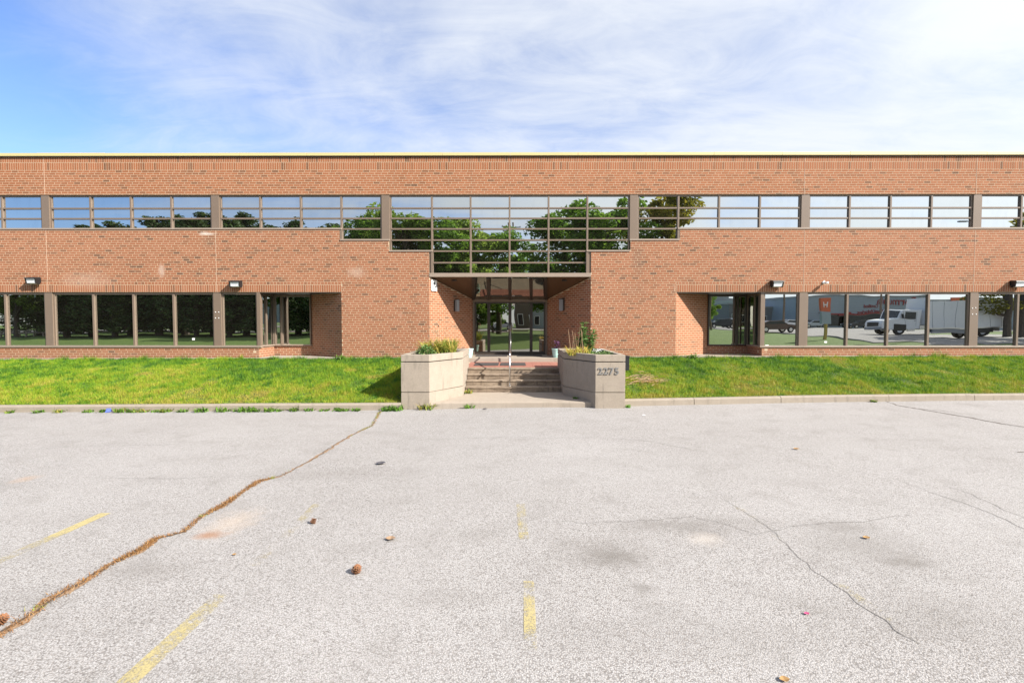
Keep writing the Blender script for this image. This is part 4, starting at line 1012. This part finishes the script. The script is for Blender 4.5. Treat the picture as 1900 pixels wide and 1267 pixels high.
# pine cones: body with open scales
def pine_cone(px, py, s, label, rz):
    x, y = G(px, py); o = thing('pine_cone', (x, y, lot(x) + .5 * s), label, 'pine cone', 'pine cones on the lot')
    core = MB().lathe([(.08 * s, -.5 * s), (.22 * s, -.35 * s), (.24 * s, 0), (.16 * s, .35 * s), (.05 * s, .55 * s)], (0, 0, 0), 10); core.v = [tuple(Vector(v) + o.location) for v in core.v]; core.build('core', M['crack'], o)
    sc_m = MB()
    for r in range(7):
        for k in range(8):
            a_ = 2 * math.pi * (k + .5 * (r % 2)) / 8; f = r / 6; rad = (.36 + .1 * math.sin(f * 3)) * s * (1 - .45 * f); z = (-.45 + .95 * f) * s
            d = Vector((math.cos(a_), math.sin(a_), .35)); t_ = Vector((-d.y, d.x, 0)); c0 = Vector((d.x * rad * .6, d.y * rad * .6, z)); c1 = c0 + d * s * random.uniform(.36, .52)
            wv = s * random.uniform(.09, .13); up = Vector((0, 0, s * .05))
            vs = [c0 - t_ * wv * .5, c0 + t_ * wv * .5, c1 + t_ * wv, c1 - t_ * wv]
            sc_m.add([tuple(v + o.location) for v in vs] + [tuple(v + up + o.location) for v in vs], [(0, 3, 2, 1), (4, 5, 6, 7), (0, 1, 5, 4), (1, 2, 6, 5), (2, 3, 7, 6), (3, 0, 4, 7)])
    sc_m.build('scales', M['cone'], o); o.rotation_euler = (R(28), R(18), rz); return o
pine_cone(661, 1063, .056, 'open orange-brown pine cone lying left of the middle line', .6)
pine_cone(581, 971, .045, 'small dark pine cone beside the faint yellow trace', 2.2); pine_cone(1, 1158, .055, 'pine cone at the left edge beside the grassy crack', 1.2)
def fallen_leaf(px, py, s, mat, label, cat='leaf'):
    x, y = G(px, py); o = MB(); n = 9
    for k in range(n):
        f = k / (n - 1); w = s * .38 * math.sin(math.pi * min(1, f * .95 + .05)); z = lot(x) + .008 + s * .22 * abs(f - .45)
        o.v += [(x + (f - .5) * s, y - w, z + .25 * w), (x + (f - .5) * s, y, z), (x + (f - .5) * s, y + w, z + .35 * w)]
    o.f = [(3*k + j, 3*k + 3 + j, 3*k + 4 + j, 3*k + 1 + j) for k in range(n - 1) for j in range(2)]
    ob = o.build('fallen_leaf', mat); tag(ob, label, cat); return ob
fallen_leaf(707, 861, .15, M['darkleaf'], 'dark curled leaf on the lot near the crack'); fallen_leaf(1478, 834, .10, M['dryleaf'], 'small brown leaf near the right kerb'); fallen_leaf(1608, 999, .07, M['dryleaf'], 'yellow leaf on the right of the lot')
fallen_leaf(1456, 1263, .06, M['dryleaf'], 'orange leaf at the bottom edge of the lot'); fallen_leaf(725, 1001, .10, M['dirt'], 'flat brown leaf scrap above the pine cone'); fallen_leaf(900, 759.5, .12, M['darkleaf'], 'dark scrap in front of the landing', 'litter')
fallen_leaf(1497, 1140, .04, M['pink'], 'tiny pink petal on the right of the lot', 'petal'); fallen_leaf(435, 1030, .04, M['dryleaf'], 'tiny dry leaf right of the grassy crack'); fallen_leaf(1195, 771, .08, M['petal'], 'white paper scrap on the lot before the right kerb', 'litter')
x, y = G(213, 762); lt = MB(); y = kerb_y(x) - .07
for k in range(10):
    a_ = k * 2.399; r = .05 * (k % 3 + 1) / 3; lt.add([(x + math.cos(a_) * r - .03, y + math.sin(a_) * r, lot(x) + .005), (x + math.cos(a_) * r + .04, y + math.sin(a_) * r + .01, lot(x) + .02), (x + math.cos(a_ + 1) * r, y + math.sin(a_ + 1) * r + .02, lot(x) + .10)], [(0, 1, 2)])
tag(lt.build('plastic_scrap', M['litter']), 'crumpled blue plastic scrap among weeds at the left kerb', 'litter')
# dry twigs on the lawn right of the planter
tw_ = thing('twig_pile', (3.75, -2.9, lawn_z(3.75, -2.9)), 'heap of dry brown twigs on the grass beside the right planter', 'twigs')
tmb = MB(); tpos = []
for i in range(60):
    x, y = random.gauss(3.72, .26), random.gauss(-2.75, .26); a_ = random.gauss(.1, .7); L = random.uniform(.15, .55); z = lawn_z(x, y) + random.uniform(.015, .06)
    d = Vector((math.cos(a_), math.sin(a_), random.uniform(-.02, .15))); q = Vector((x, y, z))
    tmb.tube([q - d * L / 2, q + Vector((random.uniform(-.03, .03), 0, .012)), q + d * L / 2], [.007, .006, .003], 5)
tmb.build('twigs', M['twig'], tw_)
a, b, c_ = straps(90, .22, .02, 1.3, .35, 4, .35); npmesh('dry_leaves', a, b, M['deadgrass'], tw_, [q * .6 + .3 for q in c_])

# ------------------------------------------------------------ across the lot: what the windows mirror
def mir(px, L, Y=GY): return (px - 950) / FPX * (2 * (Y - CAMY) + L), CAMY - L     # a place L metres behind the camera that the glass shows at column px
def mz(py, L): return CAMH - (py - 600) / FPX * (33.5 + L)
def leaf_cloud(n, centers, radii, size, flat=.5):
    c_ = np.array(centers); r = np.array(radii); k = np.random.randint(0, len(c_), n)
    d = np.random.normal(0, 1, (n, 3)); d /= np.linalg.norm(d, axis=1)[:, None]
    p_ = c_[k] + d * (r[k] * np.random.uniform(.35, 1.05, n) ** .6)[:, None] * np.array([1, 1, .8])
    a_ = np.random.normal(0, 1, (n, 3)); a_[:, 2] *= flat; a_ /= np.linalg.norm(a_, axis=1)[:, None]
    b_ = np.cross(a_, np.random.normal(0, 1, (n, 3))); b_ /= np.linalg.norm(b_, axis=1)[:, None]
    s = size * np.random.uniform(.6, 1.3, n)[:, None]
    Vv = np.stack([p_ - a_ * s, p_ + b_ * s * .5, p_ + a_ * s, p_ - b_ * s * .5], 1).reshape(-1, 3)
    tone = np.random.uniform(0, 1, len(c_))[k] * .55 + np.random.uniform(0, .45, n)
    return Vv, np.arange(4 * n).reshape(n, 4), np.repeat(tone, 4)
def make_tree(kind, seed):
    rr = random.Random(seed); mb = MB(); H = 10.0
    if kind == 'broad':
        mb.tube([(0, 0, -.3), (.05, 0, 1.5), (.1, .1, 3.4), (0, .1, 5.5), (.1, 0, 8)], [.30, .24, .20, .13, .04], 9)
        cs, rs = [], []
        for i in range(46):
            a_ = rr.uniform(0, 6.283); z = rr.uniform(2.6, 9.4); prof = math.sin(math.pi * min(1, (z - 1.6) / 8.6)) ** .7
            r = rr.uniform(.3, 1) * 3.6 * prof; c0 = (math.cos(a_) * r, math.sin(a_) * r, z); cs.append(c0); rs.append(rr.uniform(.55, 1.15))
            if i % 3 == 0: mb.tube([(0.05, .05, max(1.8, z - 1.8)), (c0[0] * .5, c0[1] * .5, z - .7), c0], [.09, .06, .02], 5)
        Vv, Ff, T = leaf_cloud(16000, cs, rs, .155)
    else:
        mb.tube([(0, 0, -.3), (.03, 0, 4), (0, .03, 9.6)], [.22, .16, .03], 8); cs, rs = [], []
        for i in range(120):
            z = rr.uniform(.6, 9.8); a_ = rr.uniform(0, 6.283); R0 = 2.5 * (1 - (z - 1.0) / 9.6) ** .75 + .15
            for f in (.35, .65, .95):
                cs.append((math.cos(a_) * R0 * f, math.sin(a_) * R0 * f, z - .25 * f + .25 * f * f)); rs.append(.20 + .32 * (1 - f * .4) * min(1, R0))
            mb.tube([(0, 0, z), (math.cos(a_) * R0, math.sin(a_) * R0, z - .05)], [.04, .012], 4)
        Vv, Ff, T = leaf_cloud(8000, cs, rs, .13, .35)
    tr_ = bpy.data.meshes.new('trunk'); tr_.from_pydata(mb.v, [], mb.f); tr_.materials.append(M['bark'])
    return tr_, Vv, Ff, T
TREES = {}
def tree(kind, var, leaf, x, y, h, label, group, wide=1.0, rz=0):
    key = (kind, var, leaf)
    if key not in TREES:
        tr_, Vv, Ff, T = make_tree(kind, var); o = npmesh('crown', Vv, Ff, M[leaf], None, T); TREES[key] = (tr_, o.data); bpy.data.objects.remove(o)
    tr_, cr_ = TREES[key]; s = h / 10
    o = thing('pine_tree' if kind == 'pine' else 'broadleaf_tree', (x, y, rear_z(x, y)), label, 'tree', group)
    for nm, me in (('trunk', tr_), ('crown', cr_)):
        c_ = bpy.data.objects.new(nm, me); link(c_, o)
    o.scale = (s * wide, s * wide, s); o.rotation_euler = (0, 0, rz)
    return o
PL = 'dark pine of the row across the lot, seen mirrored in the left windows'
def pine(px, L, top, wide=1.25):
    x, y = mir(px, L); h = mz(top, L) - rear_z(x, y); tree('pine', random.choice((11, 12)), 'needle', x, y, h, PL, 'dark pines mirrored in the left windows', wide, random.uniform(0, 6))
for a in ((60, 26, 440), (118, 24, 425), (165, 27, 418), (208, 23, 412), (238, 29, 420), (292, 25, 398), (330, 31, 402), (352, 23, 410), (385, 27, 396), (424, 24, 403), (455, 30, 398), (500, 26, 415), (540, 33, 405), (580, 27, 420), (615, 35, 412),
          (140, 40, 440), (318, 43, 418), (430, 44, 416), (520, 48, 430), (90, 44, 450), (200, 46, 440), (265, 47, 436), (370, 46, 425), (480, 47, 430), (225, 58, 470), (560, 54, 470)): pine(*a)
def broad(px, L, top, label, leaf='leaf_tree', wide=1.1, var=1, group=None):
    x, y = mir(px, L); h = mz(top, L) - rear_z(x, y); tree('broad', var, leaf, x, y, h, label, group, wide, random.uniform(0, 6))
broad(15, 22, 470, 'light green tree mirrored at the far left lower window', 'leaf_light', 1.1, 2)
broad(668, 27, 396, 'leafy tree mirrored in the stepped pane left of the entrance bay', 'leaf_tree', 1.1, 3)
broad(745, 24, 392, 'bright leafy tree mirrored in the left side of the tall window', 'leaf_light', 1.05, 2)
broad(800, 28, 396, 'leafy tree mirrored just left of the tall window middle', 'leaf_tree', 1.15, 1)
broad(868, 30, 412, 'leafy tree mirrored beside the tall window middle', 'leaf_light', 1.0, 3)
broad(925, 34, 418, 'smaller leafy tree mirrored behind the door tree', 'leaf_tree', .95, 1)
broad(1040, 24, 398, 'leafy tree mirrored right of the tall window middle', 'leaf_tree', 1.05, 3)
broad(1125, 20, 362, 'large leafy tree mirrored at the right end of the tall window', 'leaf_tree', 1.2, 1)
broad(1225, 21, 361, 'large tree mirrored right of the tall window with olive leaves', 'leaf_gold', 1.0, 2)
broad(1320, 52, 545, 'small tree mirrored beside the utility pole in the right recess', 'leaf_tree', 1.0, 3)
broad(1868, 15, 400, 'golden-lit tree mirrored beside the truck at the far right', 'leaf_gold', 1.25, 1)
broad(882, 30, 545, 'dark leafy tree mirrored at the left edge of the glass doors', 'leaf_tree', 1.3, 3)
broad(915, 38, 560, 'low dark leafy tree mirrored in the left glass door', 'leaf_tree', 1.3, 2)
# vehicles
def car(px, L, paint, label, rz, scale=1.0):
    x, y = mir(px, L); z = rear_z(x, y) + .03; o = thing('parked_car', (0, 0, 0), label, 'car', 'cars parked across the lot')
    pr = [(-2.2, .35), (-2.15, .75), (-1.9, .92), (-1.1, .98), (-.45, 1.42), (.9, 1.45), (1.75, 1.05), (2.15, .98), (2.22, .6), (2.15, .32)]
    mb = MB()
    for wv, ins in ((-.86, 0), (-.78, 1), (.78, 1), (.86, 0)): pass
    mb.extrude([(a, b) for a, b in pr], 'y', -.85, .85); bd = mb.build('body', paint, o, bevel=.07)
    for s in (-1, 1): MB().extrude([(-.95, 1.0), (-.42, 1.36), (.85, 1.38), (1.5, 1.02)], 'y', s * .855 - .006, s * .855 + .006).build('side_window', M['winglass'], o)
    MB().add([(-1.06, -.72, 1.02), (-1.06, .72, 1.02), (-.50, .66, 1.405), (-.50, -.66, 1.405)], [(0, 1, 2, 3)]).build('windscreen', M['winglass'], o)
    for sx_ in (-1.38, 1.38):
        for sy_ in (-.80, .80):
            w_ = MB().lathe([(.20, -.1), (.33, -.1), (.34, 0), (.33, .1), (.20, .1)], (0, 0, 0), 18).build('wheel', M['rubber'], o, origin=(0, 0, 0)); w_.rotation_euler = (R(90), 0, 0); w_.location = (sx_, sy_, .34)
            h_ = MB().lathe([(.05, -.108), (.19, -.108), (.19, .108), (.05, .108)], (0, 0, 0), 14).build('hub', M['silver'], w_, origin=(0, 0, 0)); h_.location = (0, 0, 0)
    for s in (-1, 1): MB().box(-2.19, -2.12, s * .6 - .16, s * .6 + .16, .66, .80).build('headlight', M['lens'], o)
    o.location = (x, y, z); o.rotation_euler = (0, 0, rz); o.scale = (scale,) * 3; return o
CARP = {k: simple('car_paint_' + k, v, .22, .02, 1) for k, v in {'silver': (.5, .52, .55), 'white': (.7, .7, .7), 'brown': (.09, .05, .035), 'dark': (.03, .032, .036), 'blue': (.05, .09, .16)}.items()}
car(305, 46, CARP['white'], 'pale van-like car glimpsed between mirrored pine trunks', 0, 1.25); car(930, 56, CARP['silver'], 'silver car mirrored in the left glass door', .1)
car(1432, 22, CARP['brown'], 'dark brown car mirrored in the window right of the recess', math.pi); car(1350, 40, CARP['dark'], 'dark car mirrored in the right recess window', .1); car(1372, 48, CARP['white'], 'white car mirrored behind the dark car', .1)
car(1460, 50, CARP['white'], 'white car mirrored behind the brown car', 0); car(1590, 56, CARP['dark'], 'dark car mirrored left of the truck cab', .05); car(1620, 60, CARP['blue'], 'blue car mirrored before the pale building', .05); car(1510, 60, CARP['silver'], 'silver car mirrored beside the orange sign', 0)
# box truck
x0, y0 = mir(1640, 17); z0 = rear_z(x0, y0) + .03
tk = thing('box_truck', (x0, y0, z0), 'white box truck mirrored in the right lower windows', 'truck')
def tb(a, b, c_, d, e, f, nm, mt, par=tk, bev=.03): return MB().box(x0 + a, x0 + b, y0 + c_, y0 + d, z0 + e, z0 + f).build(nm, mt, par, bevel=bev)
tb(2.6, 11.4, -1.25, 1.25, .95, 3.75, 'cargo_box', M['white']); tb(2.6, 11.3, -.5, .5, .6, .94, 'chassis', M['black'], bev=0)
for k in range(7): tb(3.6 + k * 1.2, 3.615 + k * 1.2, 1.252, 1.27, 1.0, 3.7, 'panel_seam', M['grey'], bev=0)
cab = MB().extrude([(x0 - 1.5, z0 + .55), (x0 - 1.55, z0 + 1.1), (x0 - 1.4, z0 + 1.45), (x0 - .1, z0 + 1.62), (x0 + .35, z0 + 2.45), (x0 + .6, z0 + 2.6), (x0 + 2.2, z0 + 2.62), (x0 + 2.25, z0 + .55)], 'y', y0 - 1.1, y0 + 1.1).build('cab', M['white'], tk, bevel=.08)
MB().extrude([(x0 + .55, z0 + 1.65), (x0 + .72, z0 + 2.4), (x0 + 1.7, z0 + 2.4), (x0 + 1.7, z0 + 1.65)], 'y', y0 + 1.09, y0 + 1.115).build('side_window', M['winglass'], tk)
MB().add([(x0 - .09, y0 - .95, z0 + 1.66), (x0 - .09, y0 + .95, z0 + 1.66), (x0 + .34, y0 + .9, z0 + 2.47), (x0 + .34, y0 - .9, z0 + 2.47)], [(0, 1, 2, 3)]).build('windscreen', M['winglass'], tk)
for sx_ in (0, 8.2, 9.3): tb(sx_ - .62, sx_ + .62, .93, 1.12 if sx_ == 0 else 1.26, .45, 1.06, 'wheel_arch', M['black'])
for a_, b_ in ((.5, .52), (1.78, 1.80)): tb(a_, b_, 1.101, 1.112, .9, 2.45, 'door_seam', M['grey'], bev=0)
tb(1.55, 1.70, 1.11, 1.15, 1.45, 1.50, 'handle', M['black'], bev=0); tb(.25, .36, 1.14, 1.34, 1.65, 2.15, 'mirror', M['black']); tb(-1.57, -1.53, -.7, .7, .85, 1.25, 'grille', M['black'], bev=0)
tb(-1.56, -1.44, .72, 1.05, .95, 1.18, 'headlight', M['lens']); tb(.75, 1.7, 1.0, 1.16, .38, .55, 'step', M['silver']); tb(3.6, 7.4, 1.1, 1.24, .55, .93, 'side_guard', M['grey'], bev=0); tb(2.6, 11.4, 1.251, 1.275, .96, 1.06, 'lower_rail', M['silver'], bev=0)
tb(-1.6, -1.48, -1.1, 1.1, .5, .75, 'bumper', M['grey']); tb(2.2, 3.5, .6, 1.15, .5, .9, 'fuel_tank', M['silver'])
for sx_ in (0, 8.2, 9.3):
    for sy_ in (-.95, .95):
        w_ = MB().lathe([(.25, -.14), (.48, -.14), (.5, 0), (.48, .14), (.25, .14)], (0, 0, 0), 20).build('wheel', M['rubber'], tk, origin=(0, 0, 0)); w_.rotation_euler = (R(90), 0, 0); w_.location = (sx_, sy_, .5)
        MB().lathe([(.05, -.15), (.24, -.15), (.24, .15), (.05, .15)], (0, 0, 0), 14).build('rim', M['lens'], w_, origin=(0, 0, 0)).location = (0, 0, 0)
# buildings across the street
def wtext(body, size, X, Y, Z, mat, parent, nm='lettering'):
    me = text_mesh(body, size, .05, 0.0); me.materials.clear(); me.materials.append(mat)
    o = bpy.data.objects.new(nm, me); link(o, parent); o.rotation_euler = (R(90), 0, R(180)); o.location = Vector((X, Y, Z)) - parent.location; return o
LB = 62
bx0, by = mir(1493, LB); bx1 = bx0 + 62; bz = rear_z(bx0, by); bt = mz(552, LB)
ds = thing('dealership_building', (bx0, by, bz), 'pale blue-grey metal clad showroom mirrored behind the truck', 'building')
MB().box(bx0, bx1, by - 25, by, bz - 1, bt).build('wall', M['cladding'], ds); MB().box(bx0 - .1, bx1 + .1, by - 25, by + .12, bt + .002, bt + .35).build('roof_edge', M['grey'], ds)
for k in range(18): MB().box(bx0 + .9, bx1, by + .001, by + .03, bz + .4 + k * (bt - bz - .6) / 18, bz + .43 + k * (bt - bz - .6) / 18).build('cladding_rib', M['grey'], ds)
for px, w_, h_ in ((1545, 5, 2.4), (1600, 9, 2.2), (1665, 8, 2.6)):
    X = mir(px, LB)[0]; f = MB().box(X - w_ / 2, X + w_ / 2, by + .002, by + .06, bz + .3, bz + .3 + h_).build('window', M['grey'], ds); MB().box(X - w_ / 2 + .1, X + w_ / 2 - .1, by + .061, by + .08, bz + .4, bz + .2 + h_).build('pane', M['winglass'], f)
    MB().box(X - w_ / 2 - .2, X + w_ / 2 + .2, by + .003, by + .4, bz + .32 + h_, bz + .55 + h_).build('awning', M['red'], ds)
wtext('Formula', 2.1, mir(1652, LB)[0], by + .06, mz(566, LB), M['red'], ds); wtext('Certified', .95, mir(1607, LB)[0], by + .06, mz(573, LB), M['red'], ds); wtext('Used Vehicles', .95, mir(1607, LB)[0], by + .06, mz(583, LB), M['red'], ds)
MB().box(mir(1775, LB)[0] - 2.4, mir(1775, LB)[0] + 2.4, by + .05, by + .3, mz(562, LB), mz(545, LB)).build('sign_board', M['orange'], ds)
# pole sign
sx0, sy0 = mir(1530.5, 9.5); szb = rear_z(sx0, sy0)
sg_ = thing('pole_sign', (sx0, sy0, szb), 'orange-red and grey sign on a yellow post mirrored left of the truck', 'sign')
MB().box(sx0 - .10, sx0 + .10, sy0 - .10, sy0 + .10, szb - .2, mz(600, 9.5)).build('post', M['yellowpost'], sg_); MB().box(sx0 - .44, sx0 + .44, sy0 - .14, sy0 + .14, mz(601, 9.5), mz(578.5, 9.5)).build('grey_panel', M['cladding'], sg_)
of = MB().box(sx0 - .44, sx0 + .44, sy0 - .14, sy0 + .14, mz(578, 9.5), mz(554, 9.5)).build('orange_panel', M['orange'], sg_)
zc = mz(565, 9.5)
em = MB()
for s in (-1, 1): em.add([(sx0 + s * .10, sy0 + .141, zc - .22), (sx0 + s * .17, sy0 + .141, zc - .22), (sx0 + s * .22, sy0 + .141, zc + .22), (sx0 + s * .14, sy0 + .141, zc + .22), (sx0 + s * .10, sy0 + .16, zc - .22), (sx0 + s * .17, sy0 + .16, zc - .22), (sx0 + s * .22, sy0 + .16, zc + .22), (sx0 + s * .14, sy0 + .16, zc + .22)], [(0, 1, 2, 3), (4, 5, 6, 7), (0, 1, 5, 4), (1, 2, 6, 5), (2, 3, 7, 6), (3, 0, 4, 7)])
em.box(sx0 - .12, sx0 + .12, sy0 + .141, sy0 + .16, zc - .04, zc + .04)
em.build('emblem', M['white'], of)
# low warehouse, brown building opposite the door, pale house
def block(name, px0, px1, L, top, mat, label, nwin=4):
    x0, y0 = mir(px0, L); x1, _ = mir(px1, L); z0 = rear_z(x0, y0); z1 = mz(top, L)
    o = thing(name, (x0, y0, z0), label, 'building'); MB().box(x0, x1, y0 - 14, y0, z0 - 1, z1).build('wall', mat, o); MB().box(x0 - .15, x1 + .15, y0 - 14.1, y0 + .15, z1 + .002, z1 + .3).build('roof', M['grey'], o)
    for k in range(nwin):
        a = x0 + (x1 - x0) * (k + .25) / nwin; b = a + (x1 - x0) * .5 / nwin
        f = MB().box(a, b, y0 + .002, y0 + .06, z0 + .8, z0 + 2.6).build('window', M['white'], o); MB().box(a + .1, b - .1, y0 + .061, y0 + .08, z0 + .9, z0 + 2.5).build('pane', M['winglass'], f)
    return o
block('warehouse', 1360, 1489, 75, 571, M['cladding_grey'], 'long low grey warehouse mirrored in the window right of the recess', 6)
block('brown_building', 958, 998, 60, 545, M['brownwall'], 'dark brown building mirrored in the right glass door', 2); block('grey_building', 999, 1075, 64, 560, M['cladding'], 'pale grey building mirrored in the right sidelight', 4)
block('cream_building', 470, 620, 70, 540, M['cream'], 'cream building half hidden by trees mirrored in the left recess', 5); block('brick_house', 640, 860, 80, 560, M['brownwall'], 'low brown house mirrored between tree trunks', 6)
for px, L, tp, w_ in ((1345, 240, 566, 20), (1362, 250, 570, 16)):
    x0, y0 = mir(px, L); z1 = mz(tp, L); o = thing('apartment_tower', (x0, y0, 1), 'far hazy apartment tower mirrored in the right recess window', 'building', 'far towers'); MB().box(x0 - w_ / 2, x0 + w_ / 2, y0 - 14, y0, 0, z1).build('wall', M['cladding'], o)
    MB().box(x0 - w_ / 4, x0 + w_ / 4, y0 - 8, y0 - 3, z1 + .01, z1 + 3).build('roof', M['grey'], o)
def pole(px, L, top, label, arms=True):
    x, y = mir(px, L); z = rear_z(x, y); o = thing('utility_pole', (x, y, z), label, 'pole', 'utility poles across the lot'); zt = mz(top, L)
    MB().tube([(x, y, z - .2), (x, y, zt)], [.16, .11], 10).build('shaft', M['wood_post'], o); MB().box(x - 1.1, x + 1.1, y - .06, y + .06, zt - .7, zt - .58).build('crossarm', M['wood_post'], o)
    for k in (-1, -.4, .4, 1): MB().lathe([(.04, 0), (.05, .06), (.03, .14)], (x + k, y, zt - .575), 8).build('insulator', M['grey'], o)
    return Vector((x, y, zt - .5))
pa = pole(1330, 30, 500, 'wooden utility pole mirrored in the right recess window'); pb = pole(1449, 26, 505, 'wooden utility pole mirrored in the window right of the recess'); pc = pole(1628, 34, 505, 'wooden utility pole mirrored beside the truck'); pd = pole(947, 40, 420, 'tall wooden pole mirrored in the middle of the tall window')
for k_, (a_, b_) in enumerate(((pa, pb), (pb, pc))):
    for k in (-1, 1):
        pts = [a_.lerp(b_, f / 12) + Vector((0, k * .4, -.9 * math.sin(math.pi * f / 12))) for f in range(13)]
        tag(MB().tube(pts, .02, 5).build('power_line', M['black']), 'thin power line sagging between two mirrored utility poles', 'wire', 'power lines across the lot')
x, y = mir(1802, 14); z = rear_z(x, y); sl_ = thing('street_lamp', (x, y, z), 'tall lamp with two arms mirrored in the right upper windows', 'street lamp'); zt = mz(408, 14)
MB().tube([(x, y, z - .2), (x, y, zt + .1)], [.12, .07], 10).build('shaft', M['grey'], sl_)
for dz, r in ((.18, 0), (-.35, .2)):
    MB().tube([(x, y, zt - .6 + dz), (x - .9, y + r, zt - .1 + dz), (x - 1.9, y + r * 2, zt + dz)], .035, 6).build('arm', M['grey'], sl_); MB().box(x - 2.6, x - 1.85, y + r * 2 - .14, y + r * 2 + .14, zt - .08 + dz, zt + .07 + dz).build('lamp_head', M['grey'], sl_, bevel=.04)
# guard rail at the far left
x0, y0 = mir(-14, 22); gr = thing('guard_rail', (x0, y0, rear_z(x0, y0)), 'pale guard rail on posts mirrored at the far left', 'guard rail')
for k in range(9): xx = x0 + k * 1.0 - 2; zz_ = rear_z(xx, y0); MB().box(xx - .07, xx + .07, y0 - .07, y0 + .07, zz_ - .2, zz_ + .8).build('post', M['kerb'], gr)
for dz in (.35, .65): MB().box(x0 - 2.3, x0 + 6.3, y0 + .071, y0 + .12, rear_z(x0, y0) + dz, rear_z(x0, y0) + dz + .14).build('rail', M['kerb'], gr)
